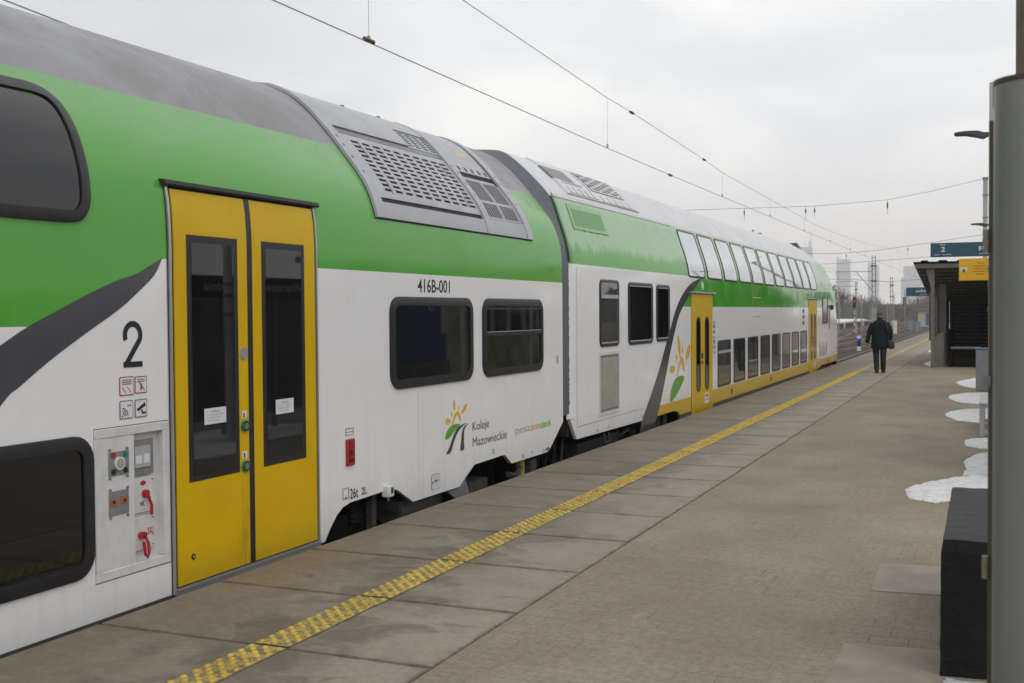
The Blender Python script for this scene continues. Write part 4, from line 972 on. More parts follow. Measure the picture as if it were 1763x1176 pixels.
# snow
def snow_mat():
    t = MT('old snow'); c = t.mix(t.ramp(t.noise(9, 9, .8), .38, .65), (.52, .525, .54), (.78, .78, .78)); d = t.ramp(t.noise(11, 8, .85), .55, .66)
    c = t.mix(t.math('MULTIPLY', d, .5), c, (.30, .27, .23)); t.bump(t.noise(30, 6, .75), .7, .02); return t.fin(c, .75, 0, .3)
m_snow = snow_mat()
def snow(P, label, h=.035):
    h *= .45
    L_ = spline(P, 16); r = random.Random(len(P)+int(P[0][1]*10)); ph = [r.uniform(0, 6) for _ in range(8)]
    nz_ = lambda i, k: sum(math.sin(i*f_*6.2832/len(L_)+ph[j+k])/(f_**.55) for j, f_ in enumerate((7, 17, 31, 53)))
    S_ = list(L_)
    L_ = [(x+.020*nz_(i, 0)+r.uniform(-.003, .003), y+.08*nz_(i, 3)+r.uniform(-.015, .015)) for i, (x, y) in enumerate(L_)]
    cx_ = sum(a for a, _ in L_)/len(L_); cy_ = sum(c1 for _, c1 in L_)/len(L_); q = MB()
    q.rings([[(cx_+(x-cx_)*s, cy_+(y-cy_)*s, z_+(h*.25*math.sin(x*s*9+1)*math.sin(y*s*5) if 0 < z_ and s < .97 else 0)) for x, y in (L_ if s > .97 else [(a*.35+c1*.65, b_*.35+d_*.65) for (a, b_), (c1, d_) in zip(L_, S_)] if s > .9 else S_)] for s, z_ in ((1, .0), (.985, h*.35), (.92, h*.6), (.8, h*.8), (.6, h), (.35, h*1.1), (.12, h))])
    tag(q.build('snow_patch', m_snow, None, smooth=70), label, 'snow patch', 'snow patches on the platform')
snow([(-.774,11.47),(-.72,11.05),(-.62,10.85),(-.45,10.8),(-.33,10.86),(.2,10.4),(.9,10.8),(1.2,12.0),(.6,12.8),(-.02,12.75),(-.34,12.5),(-.5,12.2),(-.66,11.9)], 'largest snow patch, spread behind the black rough block', .05)
snow([(-.20,12.6),(.3,12.4),(1.0,12.7),(1.3,13.8),(.9,14.8),(.2,15.0),(-.14,14.6),(-.24,14.2),(-.30,13.7),(-.25,13.2),(-.28,12.9)], 'snow lobe joining the largest patch on its far side', .06)
snow([(-.34,15.9),(-.24,15.3),(.2,15.2),(.5,15.9),(.1,16.4),(-.22,16.3)], 'thin snow strip just in front of the steel bench')
snow([(-.72,20.1),(-.62,19.3),(-.45,18.85),(-.1,18.6),(.5,18.9),(.8,20.5),(.3,21.4),(-.25,21.2),(-.55,20.8)], 'pointed snow patch around the feet of the steel bench', .05)
snow([(-.81,24.1),(-.66,22.9),(-.3,22.3),(.3,22.2),(.6,24),(.1,25.2),(-.3,25.3),(-.6,24.9)], 'oval snow patch between the bench and the steel bin', .05)
snow([(-.79,28.8),(-.6,27.3),(-.3,26.7),(.2,27),(.3,29.5),(-.2,31.2),(-.5,30.2)], 'small snow patch just beyond the steel bin', .05)
snow([(-2.02,38.5),(-1.85,37.0),(-1.70,36.8),(-1.67,39.5),(-1.8,40.5)], 'small snow patch at the foot of the canopy wall', .05)
snow([(-2.5,50.5),(-2.2,48),(-1.7,47.5),(-1.7,52),(-2.1,53)], 'farthest snow patch, beyond the corner of the canopy wall', .05)
snow([(-.20,5.60),(-.15,5.40),(.2,5.2),(.5,5.3),(.5,5.64),(.1,5.63)], 'snow crust at the foot of the black block, at the bottom of the picture', .05)
# bench
tb = thing('steel_bench', (.1, 17.5, 0), 'grey steel bench end standing beyond the black block, half behind the pillar', 'bench')
q = MB(); q.box(-.17, .40, 16.60, 18.40, .437, .462); q.build('seat', m_alu, tb, bevel=.004)
for y_ in (16.62, 18.30):
    q = MB(); q.box(-.165, -.10, y_, y_+.06, 0, .436); q.box(.33, .39, y_, y_+.06, 0, .436); q.box(-.10, .33, y_, y_+.06, .03, .09); q.build('leg', m_alu, tb, bevel=.004)
# bin
tb = thing('waste_bin', (-.13, 26, 0), 'tall grey steel bin with blue top edge, past the bench', 'bin')
q = MB(); q.box(-.332, .1, 25.80, 26.25, .0, .88); q.build('bin_body', simple('galvanised bin', (.26, .27, .28), .45, .3, .15, 6), tb, bevel=.01)
q = MB(); q.box(-.337, .105, 25.795, 26.255, .881, .910); q.build('lid', simple('blue bin lid', (.03, .12, .33), .4), tb, bevel=.004)
# posts and lamps
m_post = simple('pale grey post', (.42, .425, .43), .5, 0, .1, 4)
tpp = thing('pale_post', (.02, 12.5, 0), 'slim pale post right behind the left edge of the grey pillar', 'post')
q = MB(); q.tube([(.02, 12.5, 0), (.02, 12.5, 4.05)], .063, 16); q.build('post_shaft', m_post, tpp, smooth=40)
q = MB()
for z_ in (1.98, 2.13, 1.72): q.tube([(.02, 12.5, z_), (.02, 12.5, z_+.05)], .072, 16)
q.build('clamp_ring', m_alu2, tpp, smooth=40)
def lamp_post(x, y, H, label):
    t = thing('lamp_post', (x, y, 0), label, 'street lamp', 'lamps with flat heads over the platform')
    q = MB(); q.tube([(x, y, 0), (x, y, H+.05)], [.07, .045], 12); q.build('pole', m_post, t, smooth=40)
    q = MB(); q.tube([(x, y, H), (x-.22, y, H+.005)], .022, 8); q.build('arm', m_post, t, smooth=40)
    q = MB(); q.rings([[(x-a, y+w_*s, H+z_) for s, z_ in ((-1, zb), (1, zb), (1, zt), (-1, zt))] for a, w_, zb, zt in ((.16, .04, -.03, .03), (.26, .07, -.07, .035), (.34, .11, -.04, .06), (.52, .13, .005, .062), (.66, .13, .01, .05), (.70, .10, .015, .04))]); q.build('lamp_head', simple('dark grey lamp head', (.03, .032, .035), .4), t, bevel=.008)
lamp_post(.10, 20.0, 4.60, 'nearer flat-headed street lamp reaching left from behind the pillar'); lamp_post(.02, 40.0, 4.50, 'farther, smaller flat-headed street lamp above the teal sign')
# hanging signs
m_signb = simple('dark teal sign', (.010, .058, .088), .35, 0, .05); m_signy = simple('orange yellow sign', (.62, .33, .003), .4, 0, .04); m_swht = simple('sign white', (.55, .55, .52), .5, 0, .04)
ts = thing('platform_sign', (-.3, 25, 2.9), 'long dark teal sign with a white 2, above the yellow sign', 'sign')
q = MB(); q.box(-1.203, .75, 25.0, 25.09, 2.832, 3.125); q.build('sign_board', m_signb, ts, bevel=.004)
q = MB(); put_text(q, '2', (-1.00, 24.996, 2.94), .085, .105, 'x', .02); put_text(q, 'peron', (-1.02, 24.996, 3.062), .11, .032, 'x', .01); put_text(q, 'tor  track', (-1.13, 24.996, 2.868), .34, .03, 'x', .005)
put_text(q, 'peron 2', (-.27, 24.996, 2.95), .75, .115, 'x', .02); put_text(q, 'platform', (-.26, 24.996, 2.865), .3, .04, 'x', .0); q.build('sign_text', m_swht, ts)
q = MB(); q.tube([(.45, 25.04, 0), (.45, 25.04, 3.4)], .045, 10); q.build('sign_post', m_post, ts, smooth=40)
ts = thing('warning_sign', (-.2, 24, 2.5), 'orange yellow warning sign with small triangle pictogram under the teal sign', 'sign')
q = MB(); q.box(-.624, .30, 24.0, 24.04, 2.314, 2.745); q.build('sign_board', m_signy, ts)
q = MB(); q.box(-.595, -.47, 23.994, 23.999, 2.47, 2.575); pc = q.build('pictogram', m_swht, ts)
q = MB(); q.prism([(-.585,2.48),(-.48,2.48),(-.5325,2.565)], 'y', 23.990, 23.993); q.build('triangle', m_signy, pc)
q = MB(); q.prism([(-.565,2.49),(-.50,2.49),(-.5325,2.54)], 'y', 23.987, 23.989); q.build('triangle_mark', m_black, pc)
q = MB()
for k, tx_ in enumerate(('UWAGA', 'Przejscie wzdluz', 'krawedzi peronu', 'grozi wypadkiem', 'Attention')): 
    w_ = (.09, .26, .24, .28, .16)[k]; put_text(q, tx_, (-.26-w_/2+.03, 23.996, 2.635-.052*k), w_, .026, 'x', .01)
q.build('sign_text', m_black, ts)
q = MB(); q.tube([(.30, 24.08, 0), (.30, 24.08, 2.9)], .04, 10); q.build('sign_post', m_post, ts, smooth=40)
ts = thing('sector_sign', (-2.9, 50, 2.5), 'small far teal sign reading sektor, left of the canopy column', 'sign')
q = MB(); q.box(-3.365, -1.9, 50, 50.08, 2.295, 2.665); q.build('sign_board', m_signb, ts)
q = MB(); put_text(q, 'sektor C', (-2.98, 49.99, 2.46), .85, .13, 'x', .01); put_text(q, 'peron  2  platform', (-2.80, 49.99, 2.335), .75, .05, 'x'); q.build('sign_text', m_swht, ts)
q = MB(); q.tube([(-1.95, 50.04, 0), (-1.95, 50.04, 2.9)], .04, 10); q.build('sign_post', m_post, ts, smooth=40)
# stair canopy
tc_ = thing('stair_canopy', (.2, 40, 0), 'dark sloping corrugated canopy over the stairs going down from the platform', 'canopy')
m_und = simple('brown canopy underside', (.040, .033, .027), .8, 0, .2, 3); m_rib = simple('brown canopy rib', (.125, .108, .088), .7, 0, .2, 4); m_cw = simple('stained concrete wall', (.115, .108, .098), .85, 0, .4, 1.6, bump=.2)
SLP = (2.171-3.161)/9.5; zr = lambda y: 3.10+SLP*(y-35.5)
q = MB(); n = 120; xs = np.linspace(-2.19, 2.6, n)
wv = lambda x: .028*(1 if math.sin(x*12.6*1.0) > .2 else -.4)
q.rings([[(x, y, zr(y)+.055+wv(x)) for x in xs]+[(x, y, zr(y)+.045+wv(x)) for x in xs[::-1]] for y in (35.4, 45.6)]); q.build('corrugated_roof', simple('rusty dark sheet', (.05, .045, .04), .7), tc_)
q = MB(); q.box(-2.14, 2.55, 35.5, 35.58, zr(35.5)-.13, zr(35.5)-.005); q.build('fascia', simple('grey fascia', (.12, .112, .098), .7), tc_)
q = MB(); q.rings([[(-2.17, y, zr(y)-.0), (2.57, y, zr(y)), (2.57, y, zr(y)+.03), (-2.17, y, zr(y)+.03)] for y in (35.6, 45.5)]); q.build('soffit', m_und, tc_)
q = MB()
for k in range(12): y = 35.95+.82*k; q.box(-2.15, 2.5, y, y+.10, zr(y)-.085, zr(y)-.012)
q.build('purlin', m_rib, tc_)
for y in (35.62, 40.2, 44.8):
    q = MB(); q.prism([(-1.70, 0), (-1.60, 0), (-1.60, zr(y)-.12), (-1.80, zr(y)-.12), (-1.84, zr(y)-.16), (-1.70, zr(y)-.72)], 'y', y, y+.12); q.build('column', m_rib, tc_)
q = MB(); q.box(-1.655, -1.36, 36.05, 45.6, 0, 1.02); q.build('parapet', m_cw, tc_, bevel=.01)
q = MB(); q.box(-1.62, -1.52, 35.8, 45.4, 1.02, 2.1); q.box(-1.50, -1.30, 36.4, 36.5, 1.02, 2.5); q.build('side_panel', simple('brown side panel', (.07, .06, .052), .7), tc_)
q = MB()
for k in range(12): q.box(-1.78, -1.70, 36.3+.75*k, 36.6+.75*k, .8, 2.25-.03*k)
q.build('side_slats', m_swht if False else m_rib, tc_)
q = MB(); q.box(1.62, 1.75, 36, 45.6, 0, 2.6); q.build('side_wall', m_cw, tc_)
q = MB()
for k in range(17): q.box(-1.34, 1.6, 45.55, 45.62, -.4+.145*k, -.4+.145*k+.10)
q.build('back_slats', m_rib, tc_)
q = MB(); q.box(-1.5, 1.7, 45.70, 45.75, -.9, 2.2); q.build('back_panel', m_dark, tc_)
q = MB(); q.box(-1.25, -.35, 39.0, 39.05, .46, .53); q.build('pale_rail', m_whitebox, tc_)
q = MB(); q.tube([(-1.25, 39.03, 0.0), (-1.25, 39.03, .53)], .02, 8); q.tube([(-.35, 39.03, 0.0), (-.35, 39.03, .53)], .02, 8) ; q.build('rail_post', m_und, tc_)
q = MB()
for k in range(9): q.box(HX0+.001, HX1-.001, HY0+.02+.5*k, HY0+.52+.5*k, -2.6, -.17-.17*k)
q.build('stairs', m_cw, tc_)
q = MB(); q.box(HX0, HX1, HY0-.10, HY0-.02, .001, .006); q.build('edge_strip', simple('worn yellow edge', (.25, .17, .03), .7), tc_)

# ------------------------------------------------------------ seen only in the train's glass: shelter with station name, blue kiosk
tsx = thing('station_shelter', (.8, 14, 0), 'glass waiting shelter with the dark station name board, mirrored in the coach door', 'shelter')
q = MB(); q.box(.60, .70, 11.9, 15.75, 1.98, 2.30); q.build('name_board', simple('near black board', (.008, .012, .022), .3), tsx)
q = MB(); put_text(q, 'Warszawa Wschodnia', (.597, 15.15, 2.09), 2.45, .13, '-y', .01); q.build('station_name', m_swht, tsx)
q = MB()
for y in (11.9, 13.15, 14.4, 15.7): q.box(.62, .68, y, y+.06, 0, 1.98)
q.box(.62, .68, 11.9, 15.76, .25, .31); q.build('frame', m_alu2, tsx)
q = MB(); q.box(.645, .655, 11.96, 15.7, .31, 1.95); q.build('glazing', simple('dirty grey green glass', (.12, .13, .115), .3, 0, .5, 1.2), tsx)
tk = thing('blue_kiosk', (1.6, 20, 0), 'dark blue kiosk with grey cabinet sides, mirrored in the lower coach windows', 'kiosk')
q = MB(); q.box(1.1, 2.4, 17.9, 21.3, .75, 2.7); q.build('kiosk_wall', simple('dark blue panel', (.03, .065, .17), .5), tk)
q = MB(); q.box(1.08, 2.4, 17.8, 21.4, .0, .75); q.build('kiosk_base', m_cw, tk)
q = MB(); q.box(1.05, 2.45, 17.7, 21.5, 2.7, 2.82); q.build('kiosk_roof', m_alu2, tk)
q = MB(); q.tube([(1.10, 20.6, 1.9), (1.085, 20.6, 1.9)], .11, 16); q.build('round_sign', m_swht, tk); q = MB(); q.tube([(1.084, 20.6, 1.9), (1.080, 20.6, 1.9)], .07, 16); q.build('round_sign_centre', m_red, tk)
q = MB(); q.box(1.07, 1.10, 21.0, 21.25, 1.3, 2.5); q.build('pale_jamb', m_alu, tk)
tk = thing('timber_cabin', (1.8, 25, 0), 'grey and yellowed cabin beside the blue kiosk, mirrored in the sliding window', 'cabin')
q = MB(); q.box(1.2, 2.6, 22.8, 27, 0, 2.9); q.build('cabin_wall', simple('yellowed grey wall', (.30, .28, .19), .7, 0, .5, 1.6), tk)
q = MB(); 
for k in range(4): q.box(1.17, 1.2, 23.1+.95*k, 23.7+.95*k, 1.2, 2.4)
q.build('cabin_window', m_glass1, tk)
q = MB(); rr_ = random.Random(3)
pts = [(7.0, -40)]; xs_ = np.linspace(-60, 400, 160)
q.rings([[(75, y, -.9), (75, y, 5+3.5*math.sin(y*.05)+rr_.uniform(-1.2, 1.5)), (78, y, 5), (78, y, -.9)] for y in xs_]); 
tag(q.build('distant_wood', simple('winter wood', (.09, .075, .062), .9, 0, .4, .3), None), 'long brown line of winter wood across the tracks on the right, mirrored in the upper windows', 'wood', kind='stuff')

# ------------------------------------------------------------ person
PX, PY = -2.865, 32.45
tpn = None
m_skin = simple('skin', (.36, .18, .13), .55); m_coat = simple('dark teal jacket', (.0035, .008, .0095), .85, 0, .3, 8, spec=.25, bump=.3, bscale=18); m_trs = simple('black trousers', (.006, .0065, .0085), .8, 0, .2, 8)
m_cap = simple('grey knit cap', (.075, .075, .08), .9, 0, .2, 60, bump=.5, bscale=150); m_shoe = simple('black shoes', (.015, .013, .012), .4)
def skin(name, V, E, rad, mat, parent=None, root=0, lev=2, loc=(0,0,0)):
    me = bpy.data.meshes.new(name); me.from_pydata([Vector(v)+Vector(loc) for v in V], E, []); o = bpy.data.objects.new(name, me); C.objects.link(o)
    me.materials.append(mat); m = o.modifiers.new('skin', 'SKIN'); m.use_smooth_shade = True
    for i, r in enumerate(rad):
        sv = me.skin_vertices[0].data[i]; sv.radius = r if isinstance(r, tuple) else (r, r); sv.use_root = (i == root)
    s_ = o.modifiers.new('sub', 'SUBSURF'); s_.levels = lev; s_.render_levels = lev
    if parent is not None: adopt(o, parent)
    return o
V = [(0,0,.92),(0,0,1.10),(0,0,1.30),(0,.01,1.44),(0,.02,1.52),(0,.04,1.60),(0,.035,1.67),      # 0-6 spine, neck, head
     (-.17,0,1.39),(-.265,-.02,1.12),(-.335,.05,.86),(-.345,.07,.80),                            # 7-10 left arm
     (.17,0,1.39),(.27,-.05,1.14),(.26,.08,.95),(.255,.12,.89),                                  # 11-14 right arm
     (-.09,0,.88),(-.10,.06,.50),(-.075,-.06,.10),(-.075,.06,.05),                                # 15-18 left leg
     (.09,0,.88),(.08,-.02,.50),(.075,.12,.10),(.075,.24,.05)]                                  # 19-22 right leg
E_ = [(0,1),(1,2),(2,3),(3,4),(4,5),(5,6),(2,7),(7,8),(8,9),(9,10),(2,11),(11,12),(12,13),(13,14),(0,15),(15,16),(16,17),(17,18),(0,19),(19,20),(20,21),(21,22)]
Rr = [(.14,.11),(.13,.10),(.15,.11),.06,.055,(.078,.09),(.07,.08),.055,.045,.032,(.034,.02),.055,.045,.032,(.034,.02),.08,.055,.035,.035,.08,.055,.035,.035]
for sgn, root_i, hx, hy, hz in ((-1, 10, -.345, .07, .80), (1, 14, .255, .12, .89)):
    for k, (dx, ln_) in enumerate(((-.026, .062), (-.009, .072), (.009, .068), (.025, .055))):
        i0 = len(V); V += [(hx+sgn*.004, hy+dx, hz-.03), (hx+sgn*.006, hy+dx*1.1, hz-.03-ln_*.5), (hx-sgn*.008, hy+dx*1.1, hz-.03-ln_)]; E_ += [(root_i, i0), (i0, i0+1), (i0+1, i0+2)]; Rr += [.0095, .0085, .0075]
    i0 = len(V); V += [(hx-sgn*.02, hy+.035, hz-.015), (hx-sgn*.03, hy+.045, hz-.05)]; E_ += [(root_i, i0), (i0, i0+1)]; Rr += [.011, .009]
person = skin('person', V, E_, Rr, m_skin, loc=(PX, PY, 0)); 
tag(person, 'walking man seen from behind in dark jacket, black trousers and grey cap', 'person')
def pl(q): return [(a+PX, b_+PY, c1) for a, b_, c1 in q]
def ell(cx_, cy_, z, rx, ry, n=20, tilt=0): return [(PX+cx_+rx*math.cos(6.2832*k/n), PY+cy_+ry*math.sin(6.2832*k/n), z+tilt*math.sin(6.2832*k/n)) for k in range(n)]
q = MB(); q.rings([ell(0,.0,.685,.225,.155), ell(0,0,.70,.235,.165), ell(0,0,.80,.232,.165), ell(0,0,.95,.222,.155), ell(0,0,1.10,.222,.15), ell(0,0,1.25,.232,.150), ell(0,0,1.36,.225,.14), ell(0,.005,1.42,.17,.115), ell(0,.01,1.455,.10,.09), ell(0,.015,1.48,.075,.078), ell(0,.02,1.52,.078,.08), ell(0,.02,1.535,.068,.07)])
q.tube(pl([(-.17,0,1.37),(-.232,-.01,1.25),(-.275,-.02,1.12),(-.312,.02,.98),(-.343,.055,.84)]), [.075,.074,.068,.060,.052], 14)
q.tube(pl([(.17,0,1.37),(.24,-.02,1.25),(.285,-.05,1.13),(.282,.02,1.03),(.262,.09,.93)]), [.075,.074,.068,.060,.052], 14)
jk = q.build('jacket', m_coat, person, smooth=60)
q = MB(); 
q.tube(pl([(-.10,0,.86),(-.105,.02,.70),(-.105,.05,.50),(-.090,-.01,.28),(-.078,-.055,.085)]), [.105,.10,.080,.072,.068], 14)
q.tube(pl([(.10,0,.86),(.095,.0,.70),(.088,-.02,.50),(.082,.05,.28),(.078,.11,.085)]), [.105,.10,.080,.072,.068], 14)
q.build('trousers', m_trs, person, smooth=60)
for cx_, cy_ in ((-.08, -.045), (.078, .125)):
    q = MB(); q.rings([[(PX+cx_+a*.05*s1, PY+cy_+b_*.06*s1+d, z) for a, b_ in [(math.cos(6.2832*k/16), math.sin(6.2832*k/16)*(2.0 if math.sin(6.2832*k/16) > 0 else 1.2)) for k in range(16)]] for z, s1, d in ((.0, .95, .03), (.03, 1.05, .03), (.06, .9, .02), (.10, .8, 0))]); q.build('shoe', m_shoe, person, smooth=50)
q = MB(); q.rings([ell(0,.03,1.575,.088,.098), ell(0,.03,1.60,.094,.104), ell(0,.03,1.65,.092,.102), ell(0,.03,1.69,.074,.083), ell(0,.03,1.712,.045,.05), ell(0,.03,1.72,.01,.01)]); q.build('cap', m_cap, person, smooth=70)
for s in (-1, 1):
    q = MB(); q.rings([[(PX+s*(.080+.012*t), PY+.03+.018*math.cos(6.2832*k/10)*sc_, 1.575+.028*math.sin(6.2832*k/10)*sc_) for k in range(10)] for t, sc_ in ((0, .8), (1, 1), (1.4, .6))]); q.build('ear', m_skin, person, smooth=60)
q = MB(); q.rings([[(PX+a*s1, PY+.125+d, 1.60+c1*s1) for a, c1 in [(.014*math.cos(6.2832*k/8), .026*math.sin(6.2832*k/8)) for k in range(8)]] for s1, d in ((1, 0), (.7, .02), (.2, .03))]); q.build('nose', m_skin, person, smooth=60)
tbg = thing('shoulder_bag', (PX+.30, PY+.02, .66), 'black shoulder bag hanging at the walking man\'s right hip', 'bag')
q = MB(); q.rings([[(PX+.30+a*sx, PY+.02+b_*sy, z) for a, b_ in ((-.075,-.12),(.075,-.12),(.085,0),(.075,.12),(-.075,.12),(-.085,0))] for z, sx, sy in ((.665, .8, .9), (.69, 1, 1), (.80, .95, 1), (.88, .7, .95), (.90, .4, .8))]); q.build('bag_body', m_shoe, tbg, bevel=.015)
q = MB(); q.tube(pl([(.26,-.10,.88),(.245,-.175,1.10),(.19,-.165,1.30),(.155,-.10,1.435),(.15,0,1.455),(.16,.10,1.42),(.22,.16,1.2),(.27,.12,.89)]), .016, 8); q.build('strap', m_shoe, tbg, smooth=60)

# ------------------------------------------------------------ overhead line
m_wire = simple('weathered copper wire', (.26, .27, .19), .6); m_ins = simple('dark insulator', (.05, .04, .03), .4); m_mast = simple('galvanised mast', (.23, .225, .205), .7, 0, .2, 2)
def wire(pts, r, label, name='overhead_wire', drops=None, cat='wire', grp=None, clips=(), curve_=True):
    t = thing(name, pts[0], label, cat, grp)
    P = []
    for k in range(len(pts)-1):
        a, b_ = Vector(pts[k]), Vector(pts[k+1])
        for j in range(6): P.append(a.lerp(b_, j/6))
    P.append(Vector(pts[-1])); q = MB(); q.tube(P, r, 6); q.build('wire_strand', m_wire, t, smooth=60)
    if drops:
        for a, b_ in drops:
            q = MB(); q.tube([a, b_], .003, 5); q.tube([(b_[0], b_[1], b_[2]-.0), (b_[0], b_[1], b_[2]+.07)], .018, 6); q.build('dropper', m_wire, t)
    if clips:
        q = MB()
        for c1 in clips: q.tube([(c1[0], c1[1]-.10, c1[2]), (c1[0], c1[1]+.10, c1[2]-.0)], .025, 6)
        q.build('splice', m_ins, t)
    return t
ct = [(-6.2,y,z) for y,z in ((-10,4.80),(4,4.705),(9,4.683),(18.9,4.60),(23,4.585),(41.7,4.568),(80,4.56),(160,4.56),(330,4.56))]
ms = [(-6.2,y,z) for y,z in ((-6,6.9),(6,6.15),(12.96,5.716),(18.7,5.478),(20.2,5.455),(25.9,5.272),(27.8,5.18),(34.2,5.10),(43.2,4.985),(50,5.02),(60,5.20),(70,5.5),(80,5.85),(94,6.1),(110,5.5),(130,5.1),(150,5.5),(160,6.0),(190,5.1),(220,6.0),(330,5.6))]
zi = lambda W, y: float(np.interp(y, [q[1] for q in W], [q[2] for q in W]))
wire(ct, .0065, 'lower wire hanging over the near train track, running into the distance', grp=None, clips=[(-6.2,10.6,4.69),(-6.2,22.9,4.585)])
wire(ms, .0055, 'upper carrying wire over the near train track with short vertical droppers', drops=[((-6.2,y,zi(ms,y)), (-6.2,y,zi(ct,y))) for y in (10.6,18.75,27.8,34.3,41,48,55,62,70,78,86,94,102,112,122)], clips=[(-6.2,20.2,5.45),(-6.2,25.9,5.27)])
wire([(-10.7,-5,6.2),(-10.7,9.9,5.461),(-10.7,14,5.2),(-10.7,60,4.7),(-10.7,200,4.6)], .009, 'wire over the second track, showing in the top left corner above the near roof')
wire([(-15.2,55,4.7),(-15.2,120,4.6),(-15.2,300,4.6)], .012, 'faint wire over the third track, left of the lattice mast')
wire([(-15.2,60,5.6),(-15.2,90,5.2),(-15.2,121,5.7),(-15.2,160,5.2),(-15.2,200,5.6)], .012, 'faint carrying wire over the third track')
def headspan(pts, y, label, drops, r=.012):
    t = thing('span_wire', (pts[0][0], y, pts[0][1]), label, 'wire')
    q = MB(); q.tube([(x, y, z) for x, z in pts], r, 6); q.build('wire_strand', m_wire, t, smooth=60)
    q = MB()
    for x, z, l_ in drops: q.tube([(x, y, z), (x, y, z-.12)], .01, 6); q.tube([(x, y, z-.12), (x, y, z-.12-l_)], .035, 8); q.tube([(x, y, z-.12-l_), (x, y, z-.3-l_*1.6)], .008, 5)
    q.build('insulator', m_ins, t)
headspan([(-24,8.0),(-20,7.5),(-15.469,7.228),(-12.245,7.19),(-8.62,7.15),(-4.939,7.312),(-2.948,7.627),(-.40,8.15)], 60, 'long span wire between masts, sagging over the cab coach roof', [(-15.4,7.22,.15),(-12.2,7.18,.22),(-9.0,7.14,.22),(-8.55,7.15,.22),(-4.94,7.3,.3)])
headspan([(-24,6.7),(-11.7,6.3),(-8.7,6.45),(-4.6,6.95),(0.3,7.6)], 94, 'span wire fixed near the top of the lattice mast', [(-10.9,6.3,.2),(-6.2,6.7,.2)], .02)
headspan([(-24,5.35),(-11.7,5.5),(-8.7,5.62),(-4.6,5.85),(0.3,6.2)], 94, 'second span wire under the first one at the lattice mast', [(-15.2,5.3,.15)], .018)
headspan([(-26,5.2),(-13.7,4.9),(-9.6,4.6),(-2,5.2)], 121.7, 'span wire by the slim lattice mast', [(-13.0,4.8,.2)], .025)
def lattice_mast(x, y, H, w_, label, arms=(), foot=.2):
    t = thing('lattice_mast', (x, y, -.9), label, 'mast', 'lattice masts along the tracks')
    q = MB()
    for s in (-1, 1): q.box(x+s*w_/2-.03, x+s*w_/2+.03, y-.06, y+.06, -.9, H)
    z = .9; k = 0
    while z < H-.1: q.box(x-w_/2, x+w_/2, y-.03, y+.03, z, z+.05); z += .45
    q.build('mast_frame', m_mast, t)
    q = MB(); q.box(x-w_/2-.06, x+w_/2+.06, y-.12, y+.12, -.9, foot); q.build('mast_foot', m_conc, t)
    q = MB()
    for z in (H-.9, H-2.1): q.box(x-w_/2-.10, x+w_/2+.10, y-.12, y+.12, z, z+.10)
    q.build('clamp', m_ins, t)
    for a in arms: q = MB(); q.tube(a, .03, 6); q.build('arm', m_mast, t)
lattice_mast(-8.755, 93.9, 6.07, .26, 'tallest lattice mast, with a long arm to the left, in front of the far tower', foot=1.9, arms=([(-8.9,93.9,4.8),(-11.66,93.9,4.83)], [(-8.9,93.9,3.28),(-10.12,93.9,4.79)], [(-11.66,93.9,4.83),(-11.5,93.9,4.2)]))
lattice_mast(-9.6, 121.75, 5.08, .22, 'slim lattice mast right of the tallest one, behind the walking man')
lattice_mast(-13.72, 127.3, 4.8, .16, 'low lattice mast with short arms near the left signal', arms=([(-13.7,127.3,4.80),(-15.9,127.3,4.84)], [(-13.7,127.3,4.3),(-15.9,127.3,4.35)]))
t = thing('concrete_mast', (-.37, 60, 0), 'tall grey mast with flat cap rising beside the pillar above the signs', 'mast'); q = MB(); q.box(-.47, -.26, 59.9, 60.1, 0, 8.1); q.build('mast_shaft', simple('pale concrete', (.33, .34, .34), .8), t); q = MB(); q.box(-.50, -.23, 59.85, 60.15, 8.1, 8.2); q.build('mast_cap', m_alu2, t)
q = MB()
for z in (7.3, 6.2, 5.1): q.box(-.50, -.23, 59.87, 60.13, z, z+.06)
q.build('mast_band', m_alu2, t)
for x, y, H, lb in ((-14.4,118,3.7,'thin pale pole between the cab coach nose and the left signal'), (-12.3,119,3.2,'thin pale pole between the left signal and the tallest lattice mast'), (-9.2,112,2.4,'thin pole just right of the tallest lattice mast'), (-11.6,170,4.6,'far thin pole in front of the winter trees'), (-14.6,190,4.2,'farthest thin pole near the right signal')):
    q = MB(); q.tube([(x, y, -.9), (x, y, H)], .055, 8); tag(q.build('thin_pole', m_mast, None), lb, 'pole', 'thin poles among the tracks')
# signals
m_rl = simple('red signal lamp', (.4,.01,.01), .3, emit=((1,.02,.03), 1.4)); m_bl = simple('blue signal lamp', (.01,.02,.5), .3, emit=((.0,.01,1), 1.6))
def signal(x, y, z0, z1, sc, label, lampz):
    t = thing('light_signal', (x, y, -.9), label, 'signal', 'red light signals'); w_ = .17*sc
    q = MB(); q.box(x-w_, x+w_, y-.1, y+.1, z0, z1); q.build('signal_head', m_dark, t, bevel=.02*sc)
    q = MB(); q.tube([(x+w_*.15, y-.12, lampz), (x+w_*.15, y-.16, lampz)], w_*.42, 14); q.build('red_lamp', m_rl, t)
    n = 9; hh_ = (z0+.9)/n
    for mm, par, nm in ((m_red, 0, 'red_band'), (m_swht, 1, 'white_band')):
        q = MB()
        for k in range(n):
            if k % 2 == par: q.tube([(x, y, -.9+k*hh_), (x, y, -.9+(k+1)*hh_)], w_*.36, 8)
        q.build(nm, mm, t)
signal(-13.26, 121.5, 1.94, 3.09, .9, 'nearer red light signal, left of the tallest mast', 2.62); signal(-18.2, 265.2, 2.1, 4.5, 1.9, 'farther red light signal, right of the walking man\'s head', 3.35)
t = thing('dwarf_signal', (-7.92, 75.2, -.9), 'low signal with blue light beside the track left of the walking man', 'signal')
